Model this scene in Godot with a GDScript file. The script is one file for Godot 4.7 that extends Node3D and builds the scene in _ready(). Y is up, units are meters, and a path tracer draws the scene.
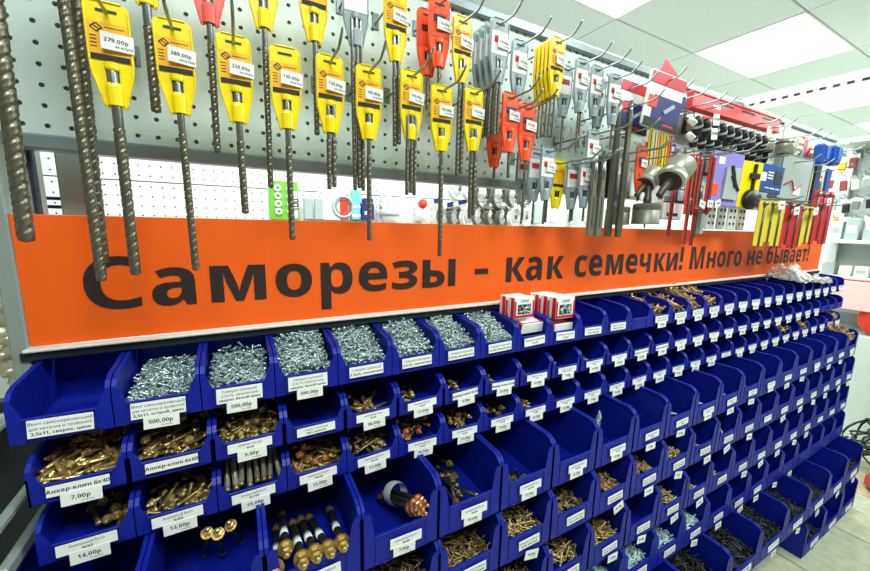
extends Node3D
# Hardware-shop aisle: a gondola of blue small-parts bins under an orange banner and a pegboard of drill bits.
# World: x runs along the gondola, y up, z out of the shelf towards the aisle; heights in the tables are relative to EYE.
const EYE := 1.41
var M := {}
var R := RandomNumberGenerator.new()
var cache := {}
var used := {}
const ORD := ["first", "second", "third", "fourth", "fifth", "sixth", "seventh", "eighth", "ninth", "tenth", "eleventh", "twelfth", "thirteenth", "fourteenth", "fifteenth", "sixteenth", "seventeenth", "eighteenth", "nineteenth", "twentieth"]

# ---------------------------------------------------------------- materials
func mat(key: String, c: Color, rough := 0.5, metal := 0.0) -> StandardMaterial3D:
	var m := StandardMaterial3D.new()
	m.albedo_color = c
	m.roughness = rough
	m.metallic = metal
	M[key] = m
	return m

func c8(r: int, g: int, b: int) -> Color:
	return Color(r / 255.0, g / 255.0, b / 255.0)

func noise_tex(freq: float, seed_: int, lo: Color, hi: Color, size := 256, oct := 4) -> NoiseTexture2D:
	var n := FastNoiseLite.new()
	n.seed = seed_
	n.frequency = freq
	n.fractal_octaves = oct
	var g := Gradient.new()
	g.set_color(0, lo)
	g.set_color(1, hi)
	var t := NoiseTexture2D.new()
	t.width = size
	t.height = size
	t.seamless = true
	t.noise = n
	t.color_ramp = g
	return t

# ---------------------------------------------------------------- mesh helpers
func sf(group := -1) -> SurfaceTool:
	var s := SurfaceTool.new()
	s.begin(Mesh.PRIMITIVE_TRIANGLES)
	s.set_smooth_group(group)
	return s

func fin(s: SurfaceTool) -> ArrayMesh:
	s.generate_normals()
	return s.commit()

# a triangle whose front looks away from the point c
func tri(s: SurfaceTool, a: Vector3, b: Vector3, d: Vector3, c: Vector3) -> void:
	var n := (b - a).cross(d - a)
	if n.dot((a + b + d) / 3.0 - c) > 0.0:
		s.add_vertex(a); s.add_vertex(d); s.add_vertex(b)
	else:
		s.add_vertex(a); s.add_vertex(b); s.add_vertex(d)

func quad(s: SurfaceTool, a: Vector3, b: Vector3, d: Vector3, e: Vector3, c: Vector3) -> void:
	tri(s, a, b, d, c)
	tri(s, a, d, e, c)

func bx(s: SurfaceTool, c: Vector3, size: Vector3, ch := 0.0, basis := Basis()) -> void:
	var h := size * 0.5
	var k := minf(ch, minf(h.x, minf(h.y, h.z)) * 0.9)
	var T := Transform3D(basis, c)
	for ax in 3:
		var u := (ax + 1) % 3
		var v := (ax + 2) % 3
		for sg in [-1.0, 1.0]:
			var q := []
			for e in [[-1.0, -1.0], [1.0, -1.0], [1.0, 1.0], [-1.0, 1.0]]:
				var p := Vector3()
				p[ax] = h[ax] * sg
				p[u] = (h[u] - k) * e[0]
				p[v] = (h[v] - k) * e[1]
				q.append(T * p)
			quad(s, q[0], q[1], q[2], q[3], c)
		if k > 0.0:
			for su in [-1.0, 1.0]:
				for sv in [-1.0, 1.0]:
					var q := []
					for e in [[-1.0, 0], [1.0, 0], [1.0, 1], [-1.0, 1]]:
						var p := Vector3()
						p[ax] = (h[ax] - k) * e[0]
						p[u] = (h[u] - (k if e[1] == 1 else 0.0)) * su
						p[v] = (h[v] - (k if e[1] == 0 else 0.0)) * sv
						q.append(T * p)
					quad(s, q[0], q[1], q[2], q[3], c)
	if k > 0.0:
		for sx in [-1.0, 1.0]:
			for sy in [-1.0, 1.0]:
				for sz in [-1.0, 1.0]:
					var g := Vector3(sx, sy, sz)
					tri(s, T * (g * (h - Vector3(0, k, k))), T * (g * (h - Vector3(k, 0, k))), T * (g * (h - Vector3(k, k, 0))), c)

# an outline in x, y pushed from z0 to z1
func prism(s: SurfaceTool, pts: PackedVector2Array, z0: float, z1: float, T := Transform3D()) -> void:
	var p := pts
	if Geometry2D.is_polygon_clockwise(p):
		p = p.duplicate()
		p.reverse()
	var ix := Geometry2D.triangulate_polygon(p)
	for i in range(0, ix.size(), 3):
		var a := p[ix[i]]
		var b := p[ix[i + 1]]
		var d := p[ix[i + 2]]
		if (b - a).cross(d - a) < 0.0:
			var t := b
			b = d
			d = t
		s.add_vertex(T * Vector3(a.x, a.y, z1)); s.add_vertex(T * Vector3(d.x, d.y, z1)); s.add_vertex(T * Vector3(b.x, b.y, z1))
		s.add_vertex(T * Vector3(a.x, a.y, z0)); s.add_vertex(T * Vector3(b.x, b.y, z0)); s.add_vertex(T * Vector3(d.x, d.y, z0))
	for i in p.size():
		var a := p[i]
		var b := p[(i + 1) % p.size()]
		var A := T * Vector3(a.x, a.y, z0)
		var B := T * Vector3(b.x, b.y, z0)
		var C := T * Vector3(b.x, b.y, z1)
		var D := T * Vector3(a.x, a.y, z1)
		s.add_vertex(A); s.add_vertex(C); s.add_vertex(B)
		s.add_vertex(A); s.add_vertex(D); s.add_vertex(C)

# a profile of (radius, height) turned about y
func lathe(s: SurfaceTool, prof: Array, seg: int, T := Transform3D()) -> void:
	for i in prof.size() - 1:
		var a: Vector2 = prof[i]
		var b: Vector2 = prof[i + 1]
		for k in seg:
			var t0 := TAU * k / seg
			var t1 := TAU * (k + 1) / seg
			var d0 := Vector3(cos(t0), 0, sin(t0))
			var d1 := Vector3(cos(t1), 0, sin(t1))
			var A := T * (d0 * a.x + Vector3(0, a.y, 0))
			var B := T * (d1 * a.x + Vector3(0, a.y, 0))
			var C := T * (d1 * b.x + Vector3(0, b.y, 0))
			var D := T * (d0 * b.x + Vector3(0, b.y, 0))
			if a.x > 1e-6:
				s.add_vertex(A); s.add_vertex(C); s.add_vertex(B)
			if b.x > 1e-6:
				s.add_vertex(A); s.add_vertex(D); s.add_vertex(C)

func tube(s: SurfaceTool, pts: Array, r: float, seg := 8) -> void:
	var rings := []
	for i in pts.size():
		var d: Vector3 = (pts[mini(i + 1, pts.size() - 1)] - pts[maxi(i - 1, 0)]).normalized()
		var u := d.cross(Vector3.UP if absf(d.y) < 0.9 else Vector3.RIGHT).normalized()
		var v := d.cross(u)
		var ring := []
		for k in seg:
			var t := TAU * k / seg
			ring.append(pts[i] + (u * cos(t) + v * sin(t)) * r)
		rings.append(ring)
	for i in pts.size() - 1:
		var mid: Vector3 = (pts[i] + pts[i + 1]) * 0.5
		for k in seg:
			quad(s, rings[i][k], rings[i][(k + 1) % seg], rings[i + 1][(k + 1) % seg], rings[i + 1][k], mid)
	for e in [0, pts.size() - 1]:
		var inner: Vector3 = pts[1] if e == 0 else pts[pts.size() - 2]
		for k in range(1, seg - 1):
			tri(s, rings[e][0], rings[e][k], rings[e][k + 1], inner)

# a fluted masonry drill bit hanging down from y = y0 to y = y1
func flutes(s: SurfaceTool, rad: float, y0: float, y1: float, lead: float, seg := 16, c := Vector3()) -> void:
	var n := maxi(6, int((y0 - y1) / lead * 14.0))
	var prev := []
	for i in n + 1:
		var f := float(i) / n
		var y := lerpf(y0, y1, f)
		var ph := TAU * (y0 - y) / lead
		var ring := []
		for k in seg:
			var t := TAU * k / seg
			var w := cos(2.0 * t - 2.0 * ph)
			var r := rad * (0.81 + 0.19 * smoothstep(-0.72, -0.48, w) - 0.05 * maxf(0.0, w))
			if f > 0.985:
				r = rad * 0.9
			ring.append(c + Vector3(cos(t) * r, y, sin(t) * r))
		if i > 0:
			for k in seg:
				var a: Vector3 = prev[k]
				var b: Vector3 = prev[(k + 1) % seg]
				var d: Vector3 = ring[(k + 1) % seg]
				var e: Vector3 = ring[k]
				s.add_vertex(a); s.add_vertex(b); s.add_vertex(d)
				s.add_vertex(a); s.add_vertex(d); s.add_vertex(e)
		prev = ring
	var tip := c + Vector3(0, y1 - rad * 0.35, 0)
	for k in seg:
		s.add_vertex(prev[k]); s.add_vertex(prev[(k + 1) % seg]); s.add_vertex(tip)

func rot(ax: float, ay: float, az: float) -> Basis:
	return Basis.from_euler(Vector3(ax, ay, az))

func place(b: Basis, p: Vector3) -> Transform3D:
	return Transform3D(b, p)

# ---------------------------------------------------------------- node helpers
func numbered(called: String) -> String:
	var n: int = used.get(called, 0)
	used[called] = n + 1
	return called if n == 0 else "%s_%03d" % [called, n]

func mesh_node(called: String, mesh: Mesh, m: Material, parent: Node3D = self, xf := Transform3D()) -> MeshInstance3D:
	var o := MeshInstance3D.new()
	o.mesh = mesh
	o.material_override = m
	o.transform = xf
	o.cast_shadow = GeometryInstance3D.SHADOW_CASTING_SETTING_ON
	if parent == self:
		o.name = numbered(called)
		add_child(o, true)
	else:
		var k := 0
		o.name = called
		while parent.has_node(NodePath(String(o.name))):
			k += 1
			o.name = "%s_%03d" % [called, k]
		parent.add_child(o, true)
	return o

func obj(called: String, s: SurfaceTool, m: Material, parent: Node3D = self, xf := Transform3D()) -> MeshInstance3D:
	return mesh_node(called, fin(s), m, parent, xf)

func thing(called: String, label: String, category: String, at: Vector3, basis := Basis(), group := "") -> Node3D:
	var o := Node3D.new()
	o.name = numbered(called)
	add_child(o, true)
	o.transform = Transform3D(basis, at)
	tag(o, label, category, group)
	return o

func tag(o: Node3D, label: String, category: String, group := "") -> void:
	o.set_meta("label", label)
	o.set_meta("category", category)
	if group:
		o.set_meta("group", group)

func struct(o: Node3D, label: String, category := "structure") -> void:
	o.set_meta("kind", "structure")
	o.set_meta("label", label)
	o.set_meta("category", category)

func txt(text: String, h: float, bold := true, family := "Droid Sans") -> TextMesh:
	var key := "t|%s|%.4f|%s|%s" % [text, h, bold, family]
	if cache.has(key):
		return cache[key]
	var f := SystemFont.new()
	f.font_names = PackedStringArray([family])
	f.font_weight = 700 if bold else 400
	var t := TextMesh.new()
	t.font = f
	t.text = text
	t.font_size = 24
	t.pixel_size = h / (0.714 * 24.0)
	t.depth = 0.0
	t.curve_step = 4.0
	t.horizontal_alignment = HORIZONTAL_ALIGNMENT_CENTER
	t.vertical_alignment = VERTICAL_ALIGNMENT_CENTER
	cache[key] = t
	return t

func r3(x: float, y: float, z: float) -> Vector3:
	return Vector3(x, y + EYE, z)

# a thin white card with printed lines
func paper(called: String, parent: Node3D, w: float, h: float, at: Vector3, basis: Basis, lines: Array, key := "paper") -> MeshInstance3D:
	var ck := "card%.4f_%.4f" % [w, h]
	if not cache.has(ck):
		var s := sf()
		bx(s, Vector3(), Vector3(w, h, 0.0008))
		cache[ck] = fin(s)
	var o := mesh_node(called, cache[ck], M[key], parent, Transform3D(basis, at))
	for l in lines:
		# [text, letter height, x, y, bold]
		mesh_node("print", txt(l[0], l[1], l[4]), M.ink, o, Transform3D(Basis(), Vector3(l[2], l[3], 0.0006)))
	return o

# ---------------------------------------------------------------- the scene
func _ready() -> void:
	R.seed = 20240
	set_view()
	make_materials()
	build_room()
	build_gondola()
	build_banner()
	build_bins()
	fill_bins()
	build_packs()
	build_tools()
	build_back_wall()
	build_far_end()
	build_left_end()

func set_view() -> void:
	var cam := Camera3D.new()
	cam.name = "camera"
	var yaw := 0.498073
	var pitch := -0.163454
	var roll := 0.0212486
	var f := Vector3(sin(yaw) * cos(pitch), sin(pitch), -cos(yaw) * cos(pitch))
	var r := f.cross(Vector3.UP).normalized()
	var u := r.cross(f)
	var r2 := r * cos(roll) + u * sin(roll)
	var u2 := u * cos(roll) - r * sin(roll)
	cam.transform = Transform3D(Basis(r2, u2, -f), Vector3(0, EYE, 0))
	cam.fov = rad_to_deg(2.0 * atan(285.5 / 363.325))
	cam.near = 0.02
	cam.far = 60.0
	add_child(cam)
	cam.current = true
	var we := WorldEnvironment.new()
	we.name = "world"
	var env := Environment.new()
	env.background_mode = Environment.BG_COLOR
	env.background_color = Color(0.55, 0.57, 0.58)
	env.background_energy_multiplier = 0.3
	env.ambient_light_source = Environment.AMBIENT_SOURCE_DISABLED
	env.tonemap_mode = Environment.TONE_MAPPER_LINEAR
	env.tonemap_exposure = 1.0
	env.sdfgi_enabled = true
	env.ssao_enabled = true
	env.ssil_enabled = true
	we.environment = env
	add_child(we)
	# the ceiling panels' light; the panels themselves are built in build_room()
	for at in lamp_spots():
		var l := AreaLight3D.new()
		l.name = "panel_light"
		l.area_normalize_energy = true
		l.area_size = Vector2(0.80, 0.56)
		l.light_energy = LAMP
		l.light_color = Color(0.95, 1.0, 0.99)
		l.shadow_enabled = true
		l.transform = Transform3D(Basis.from_euler(Vector3(-PI / 2, 0, 0)), at + Vector3(0, -0.02, 0))
		add_child(l, true)

const LAMP := 3.5
const CEIL := 1.25

func lamp_spots() -> Array:
	var out := []
	for z in [-1.33, 0.47]:
		for k in range(-1, 5):
			out.append(r3(1.665 + 1.7 * k, CEIL, z))
	return out

func make_materials() -> void:
	mat("bin", c8(17, 33, 152), 0.42)
	M.bin.metallic_specular = 0.35
	M.bin.albedo_texture = noise_tex(0.02, 5, Color(0.86, 0.86, 0.9), Color(1, 1, 1))
	M.bin.uv1_triplanar = true
	M.bin.uv1_scale = Vector3(5, 5, 5)
	mat("paper", c8(236, 236, 232), 0.7)
	mat("ink", c8(28, 28, 30), 0.7)
	mat("ink_red", c8(190, 40, 40), 0.6)
	mat("orange_banner", c8(250, 96, 4), 0.5)
	mat("banner_ink", c8(44, 30, 28), 0.5)
	mat("peg", c8(206, 219, 214), 0.45)
	mat("peg_dark", c8(120, 132, 130), 0.6)
	mat("rail", c8(132, 142, 146), 0.35, 0.3)
	mat("post", c8(150, 160, 154), 0.4, 0.2)
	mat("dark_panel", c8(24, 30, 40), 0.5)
	mat("navy_edge", c8(30, 38, 58), 0.5)
	mat("post_light", c8(206, 214, 206), 0.5)
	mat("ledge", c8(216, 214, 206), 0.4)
	mat("yellow", c8(245, 216, 14), 0.3)
	M.yellow.subsurf_scatter_enabled = true
	M.yellow.subsurf_scatter_strength = 0.05
	mat("yellow_soft", c8(226, 202, 62), 0.4)
	mat("yellow_print", c8(246, 178, 22), 0.4)
	mat("orange", c8(248, 92, 48), 0.32)
	mat("orange_print", c8(226, 74, 34), 0.4)
	mat("red", c8(236, 96, 84), 0.32)
	mat("red_print", c8(214, 60, 54), 0.4)
	mat("grey", c8(150, 162, 166), 0.35)
	mat("grey_print", c8(238, 236, 234), 0.4)
	mat("black", c8(26, 26, 28), 0.4)
	mat("steel", c8(112, 108, 94), 0.36, 0.75)
	mat("steel_dark", c8(86, 82, 76), 0.42, 0.7)
	mat("shank", c8(132, 132, 130), 0.3, 0.8)
	mat("hook", c8(150, 156, 156), 0.3, 0.8)
	mat("zinc", c8(178, 198, 198), 0.34, 0.7)
	mat("zinc_cyan", c8(186, 216, 218), 0.35, 0.5)
	mat("brass", c8(186, 164, 104), 0.36, 0.7)
	mat("brass_dark", c8(142, 122, 74), 0.4, 0.75)
	mat("copper", c8(214, 150, 104), 0.34, 0.8)
	mat("gold", c8(196, 166, 102), 0.32, 0.75)
	mat("sleeve", c8(120, 116, 78), 0.36, 0.8)
	mat("cream_metal", c8(196, 190, 164), 0.4, 0.5)
	mat("black_screw", c8(40, 40, 38), 0.4, 0.3)
	mat("dark_sleeve", c8(44, 46, 40), 0.4, 0.4)
	mat("white", c8(238, 240, 238), 0.45)
	mat("cream", c8(228, 224, 206), 0.5)
	mat("crimson", c8(206, 30, 44), 0.4)
	mat("scarlet", c8(236, 54, 34), 0.45)
	mat("pink", c8(240, 200, 198), 0.5)
	mat("navy", c8(30, 40, 110), 0.4)
	mat("blue", c8(40, 92, 190), 0.4)
	mat("card_blue", c8(30, 74, 150), 0.4)
	mat("purple", c8(148, 136, 214), 0.35)
	mat("lime", c8(108, 184, 48), 0.4)
	mat("bronze", c8(178, 142, 92), 0.36, 0.75)
	mat("cyan", c8(110, 206, 228), 0.4)
	mat("case", c8(172, 182, 180), 0.3)
	mat("nickel", c8(126, 124, 112), 0.45, 0.5)
	mat("nickel_dark", c8(96, 88, 80), 0.45, 0.6)
	mat("ceiling", c8(222, 231, 230), 0.85)
	M.ceiling.albedo_texture = noise_tex(0.09, 8, Color(0.93, 0.93, 0.93), Color(1, 1, 1), 256, 3)
	M.ceiling.uv1_triplanar = true
	M.ceiling.uv1_world_triplanar = true
	M.ceiling.uv1_scale = Vector3(3, 3, 3)
	mat("wall", c8(214, 218, 214), 0.8)
	mat("goods_wall", c8(128, 122, 114), 0.8)
	mat("white_peg", c8(240, 240, 240), 0.5)
	mat("end_white", c8(204, 211, 208), 0.5)
	mat("nickel_bright", c8(182, 180, 166), 0.35, 0.55)
	mat("dull_red", c8(150, 52, 50), 0.5)
	mat("concrete", c8(150, 150, 138), 0.6)
	for k in 3:
		var m := mat("tile%d" % k, [c8(206, 206, 178), c8(214, 200, 164), c8(196, 200, 174)][k], 0.35)
		m.albedo_texture = noise_tex(0.03, 30 + k, Color(0.86, 0.86, 0.84), Color(1, 1, 1))
		m.uv1_triplanar = true
		m.uv1_world_triplanar = true
		m.uv1_scale = Vector3(2.2, 2.2, 2.2)
	var lamp := mat("lamp", c8(255, 255, 255), 0.6)
	lamp.emission_enabled = true
	lamp.emission = Color(0.97, 1.0, 0.99)
	lamp.emission_energy_multiplier = 1.6
	var bag := mat("bag", Color(0.96, 0.95, 0.94, 0.55), 0.35)
	bag.transparency = BaseMaterial3D.TRANSPARENCY_ALPHA
	var clear := mat("clear", Color(0.9, 0.95, 0.95, 0.28), 0.12)
	clear.transparency = BaseMaterial3D.TRANSPARENCY_ALPHA

# ---------------------------------------------------------------- room
func build_room() -> void:
	# floor: a slab with ceramic tiles laid on it
	var s := sf()
	bx(s, Vector3(3.0, -0.06, 0.2), Vector3(12.2, 0.10, 5.2))
	var fl := obj("floor", s, M.concrete)
	struct(fl, "concrete slab under greenish beige ceramic floor tiles", "floor")
	var tw := 0.45
	var ts := sf()
	bx(ts, Vector3(), Vector3(tw - 0.006, 0.01, tw - 0.006), 0.002)
	var tm := fin(ts)
	for ix in range(-2, 16):
		for iz in range(-5, 6):
			var p := Vector3(2.49 + tw * (ix - 5) + tw * 0.5, -0.005, -0.56 + tw * (iz + 1) - tw * 0.5)
			mesh_node("tile", tm, M["tile%d" % [0, 0, 1, 2, 0][(ix * 7 + iz * 3 + 40) % 5]], fl, Transform3D(Basis(), p))
	# ceiling: a slab with mineral tiles below it, the lamps sit in the grid
	s = sf()
	bx(s, r3(3.0, CEIL + 0.08, 0.2), Vector3(12.2, 0.10, 5.2))
	var ce := obj("ceiling", s, M.ceiling)
	struct(ce, "pale grey suspended ceiling of mineral tiles", "ceiling")
	ts = sf()
	bx(ts, Vector3(), Vector3(0.844, 0.02, 0.594), 0.004)
	tm = fin(ts)
	var spots := lamp_spots()
	for ix in range(-7, 9):
		for iz in range(-2, 7):
			var p := r3(1.665 + 0.85 * ix, CEIL + 0.012, -1.93 + 0.6 * iz)
			if p.x < -3.2 or p.x > 9.2:
				continue
			var taken := false
			for l in spots:
				if absf(l.x - p.x) < 0.1 and absf(l.z - p.z) < 0.1:
					taken = true
			if not taken:
				mesh_node("tile", tm, M.ceiling, ce, Transform3D(Basis(), p))
	# luminous ceiling panels
	var fr := sf()
	for sg in [-1.0, 1.0]:
		bx(fr, Vector3(0, 0, sg * 0.292), Vector3(0.844, 0.024, 0.012), 0.003)
		bx(fr, Vector3(sg * 0.417, 0, 0), Vector3(0.012, 0.024, 0.572), 0.003)
	var frm := fin(fr)
	var ds := sf()
	bx(ds, Vector3(), Vector3(0.82, 0.008, 0.57), 0.002)
	var dm := fin(ds)
	var i := 0
	var whose := ["over the aisle behind the pegboard", "over the customer aisle"]
	for at in spots:
		var row := i / 6
		var col := i % 6
		var l := thing("ceiling_light", "square white luminous ceiling panel, %s from the left %s" % [ORD[col], whose[row]], "ceiling light", at, Basis(), "luminous ceiling panels")
		mesh_node("frame", frm, M.white, l, Transform3D(Basis(), Vector3(0, 0.01, 0)))
		mesh_node("diffuser", dm, M.lamp, l, Transform3D(Basis(), Vector3(0, 0.002, 0)))
		i += 1
	# walls
	for w in [["wall_back", Vector3(3.0, 1.3, -2.28), Vector3(12.2, 2.72, 0.1), "white shop wall behind the far pegboard"], ["wall_front", Vector3(3.0, 1.3, 2.72), Vector3(12.2, 2.72, 0.1), "plain grey brown shop wall opposite the shelving"],
			["wall_left", Vector3(-3.05, 1.3, 0.2), Vector3(0.1, 2.72, 5.1), "plain pale shop wall at the left end"], ["wall_right", Vector3(9.05, 1.3, 0.2), Vector3(0.1, 2.72, 5.1), "plain pale shop wall at the far right end"]]:
		s = sf()
		bx(s, w[1], w[2])
		struct(obj(w[0], s, M.goods_wall if w[0] == "wall_front" else M.wall), w[3], "wall")

# ---------------------------------------------------------------- pegboard with real holes
func perforated(x0: float, x1: float, y0: float, y1: float, z: float, pitch: float, rad: float, deep: float) -> ArrayMesh:
	var nx := int((x1 - x0) / pitch)
	var ny := int((y1 - y0) / pitch)
	var px := (x1 - x0) / nx
	var py := (y1 - y0) / ny
	var v := PackedVector3Array()
	var n := PackedVector3Array()
	var ix := PackedInt32Array()
	var oct := []
	var sq := []
	for k in 8:
		var t := TAU * k / 8.0
		oct.append(Vector3(cos(t), sin(t), 0))
		sq.append(Vector3(signf(roundf(cos(t) * 10.0)), signf(roundf(sin(t) * 10.0)), 0))
	for i in nx:
		for j in ny:
			var c := Vector3(x0 + (i + 0.5) * px, y0 + (j + 0.5) * py, z)
			var b := v.size()
			for k in 8:
				v.append(c + Vector3(sq[k].x * px * 0.5, sq[k].y * py * 0.5, 0)); n.append(Vector3(0, 0, 1))
			for k in 8:
				v.append(c + oct[k] * rad); n.append(Vector3(0, 0, 1))
			for k in 8:
				v.append(c + oct[k] * rad); n.append(-oct[k])
			for k in 8:
				v.append(c + oct[k] * rad - Vector3(0, 0, deep)); n.append(-oct[k])
			for k in 8:
				var k2 := (k + 1) % 8
				ix.append_array([b + k, b + 8 + k2, b + k2, b + k, b + 8 + k, b + 8 + k2])
				ix.append_array([b + 16 + k, b + 24 + k2, b + 16 + k2, b + 16 + k, b + 24 + k, b + 24 + k2])
	var a := []
	a.resize(Mesh.ARRAY_MAX)
	a[Mesh.ARRAY_VERTEX] = v
	a[Mesh.ARRAY_NORMAL] = n
	a[Mesh.ARRAY_INDEX] = ix
	var m := ArrayMesh.new()
	m.add_surface_from_arrays(Mesh.PRIMITIVE_TRIANGLES, a)
	return m

func build_gondola() -> void:
	var g := thing("shelving_gondola", "long steel shelving gondola with pale perforated upper panel above the orange banner", "shelving", Vector3(1.24, 0, -0.80))
	var o := Vector3(-1.24, 0, 0.80)
	mesh_node("pegboard_panel", perforated(-0.3, 2.76, 0.118 + EYE, 0.482 + EYE, -0.766, 0.026, 0.0036, 0.002), M.peg, g, Transform3D(Basis(), o))
	var s := sf()
	bx(s, o + r3(1.23, 0.30, -0.776), Vector3(3.06, 0.36, 0.006))
	obj("backing_panel", s, M.peg, g)
	s = sf()
	bx(s, o + r3(1.23, 0.108, -0.772), Vector3(3.07, 0.022, 0.03), 0.003)
	obj("bottom_lip", s, M.rail, g)
	s = sf()
	bx(s, o + r3(1.23, 0.482, -0.778), Vector3(3.09, 0.024, 0.045), 0.004)
	obj("top_rail", s, M.rail, g)
	# posts
	for x in [-0.288, 2.74]:
		s = sf()
		bx(s, o + r3(x, 0.11, -0.812), Vector3(0.044, 0.78, 0.03), 0.003)
		obj("upright", s, M.post, g)
		s = sf()
		bx(s, o + r3(x, -0.845, -0.812), Vector3(0.05, 1.13, 0.03), 0.003)
		obj("lower_upright", s, M.dark_panel, g)
	s = sf()
	bx(s, o + r3(-0.289, -0.09, -0.747), Vector3(0.020, 0.42, 0.03), 0.002)
	obj("end_bracket", s, M.post, g)
	s = sf()
	bx(s, o + r3(-0.335, 0.04, -0.806), Vector3(0.055, 0.22, 0.02), 0.003)
	obj("side_plate", s, M.post, g)
	s = sf()
	bx(s, o + r3(-0.2655, 0.05, -0.79), Vector3(0.007, 0.22, 0.012), 0.002)
	obj("edge_strip", s, M.navy_edge, g)
	s = sf()
	bx(s, o + r3(-0.240, 0.05, -0.86), Vector3(0.037, 0.26, 0.02), 0.003)
	obj("rear_post", s, M.post, g)
	s = sf()
	for k in 9:
		bx(s, o + r3(-0.2245, -0.05 + 0.026 * k, -0.8495), Vector3(0.004, 0.012, 0.001))
	obj("post_slot", s, M.dark_panel, g)
	for y in [0.034, 0.019]:
		s = sf()
		bx(s, o + r3(-0.285, y, -0.92), Vector3(0.03, 0.006, 0.006), 0.001)
		obj("cross_wire", s, M.dark_panel, g)
	# louvred carrier panel behind the bins and the pale ledge under the banner
	s = sf()
	bx(s, o + r3(1.24, -0.80, -0.795), Vector3(3.04, 1.20, 0.012))
	obj("louvre_panel", s, M.dark_panel, g)
	s = sf()
	bx(s, o + r3(1.242, -0.193, -0.732), Vector3(3.05, 0.005, 0.024), 0.0015)
	obj("ledge", s, M.ledge, g)
	s = sf()
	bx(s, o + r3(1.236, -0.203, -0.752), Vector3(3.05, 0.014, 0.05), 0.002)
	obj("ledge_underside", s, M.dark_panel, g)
	for k in 2:
		s = sf()
		bx(s, o + r3(-0.285, [-0.384, -0.447][k], -0.69), Vector3(0.012, [0.012, 0.020][k], 0.19), 0.003)
		obj("bracket", s, M.post, g)
	s = sf()
	bx(s, o + r3(1.23, -1.36, -0.86), Vector3(3.04, 0.1, 0.12), 0.004)
	obj("base", s, M.dark_panel, g)
	# perforated steel tie bar that runs from the top of the shelving over the aisle
	var t := thing("tie_bar", "white slotted steel bar crossing the aisle under the ceiling", "bar", r3(1.745, 0.478, 0.12))
	s = sf()
	# rails above and below the slots, bridges between them, a flange on top
	bx(s, Vector3(0, 0.0165, 0), Vector3(0.003, 0.027, 1.76))
	bx(s, Vector3(0, -0.0165, 0), Vector3(0.003, 0.021, 1.76))
	for k in 55:
		bx(s, Vector3(0, -0.0015, -0.864 + 0.032 * k), Vector3(0.003, 0.010, 0.015))
	bx(s, Vector3(0.014, 0.0285, 0), Vector3(0.03, 0.003, 1.76))
	obj("slotted_angle", s, M.white, t)
	s = sf()
	bx(s, Vector3(0.012, 0, 0), Vector3(0.002, 0.03, 1.76))
	obj("inner_web", s, M.rail, t)

func build_banner() -> void:
	var b := thing("banner", "long orange banner with large dark Cyrillic slogan above the blue bins", "banner", r3(1.2345, -0.189, -0.735))
	var s := sf()
	bx(s, Vector3(0.0015, 0.0965, 0), Vector3(3.028, 0.193, 0.004), 0.001)
	obj("sheet", s, M.orange_banner, b)
	# the slogan spans from x = -0.21 to x = 2.60, in pieces whose places are read off the wall
	var words := [["Саморезы", -0.21, 0.453], ["-", 0.509, 0.549], ["как", 0.606, 0.816], ["семечки!", 0.86, 1.425], ["Много", 1.472, 1.868], ["не", 1.922, 2.059], ["бывает!", 2.103, 2.586]]
	for w in words:
		var t := txt(w[0], BANNER_CAP)
		var bb := t.get_aabb()
		var sx: float = (w[2] - w[1]) / bb.size.x
		var o := mesh_node("lettering", t, M.banner_ink, b)
		o.transform = Transform3D(Basis().scaled(Vector3(sx, 1, 1)), Vector3((w[1] + w[2]) * 0.5 - 1.2345 - bb.get_center().x * sx, 0.048 + BANNER_CAP * 0.491, 0.003))
		o.set_meta("label", "dark word %s of the slogan" % w[0])

const BANNER_CAP := 0.085

# ---------------------------------------------------------------- bins
# row: [name, left x, pitch, count, first built, bottom y, front z, shoulder height, back height, lip height]
const ROWS := [
	["top row", -0.2733, 0.105, 29, 0, -0.2915, -0.6314, 0.0645, 0.082, 0.034],
	["second row", -0.2634, 0.105, 29, 0, -0.379, -0.625, 0.054, 0.070, 0.028],
	["third row", -0.2628, 0.105, 29, 0, -0.4665, -0.6224, 0.053, 0.068, 0.027],
	["fourth row", -0.2924, 0.150, 20, 0, -0.598, -0.532, 0.119, 0.128, 0.060],
	["fifth row", -0.292, 0.150, 20, 3, -0.731, -0.5247, 0.121, 0.128, 0.058],
	["sixth row", -0.293, 0.150, 20, 4, -0.884, -0.5234, 0.124, 0.130, 0.058],
	["seventh row", -0.289, 0.150, 20, 5, -1.030, -0.5178, 0.126, 0.131, 0.058],
	["eighth row", -0.205, 0.2233, 13, 4, -1.190, -0.433, 0.148, 0.158, 0.062],
	["floor row", 2.09, 0.2235, 3, 0, -1.405, -0.435, 0.155, 0.172, 0.062],
]
const BACK := -0.787
var bins := {}

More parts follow.
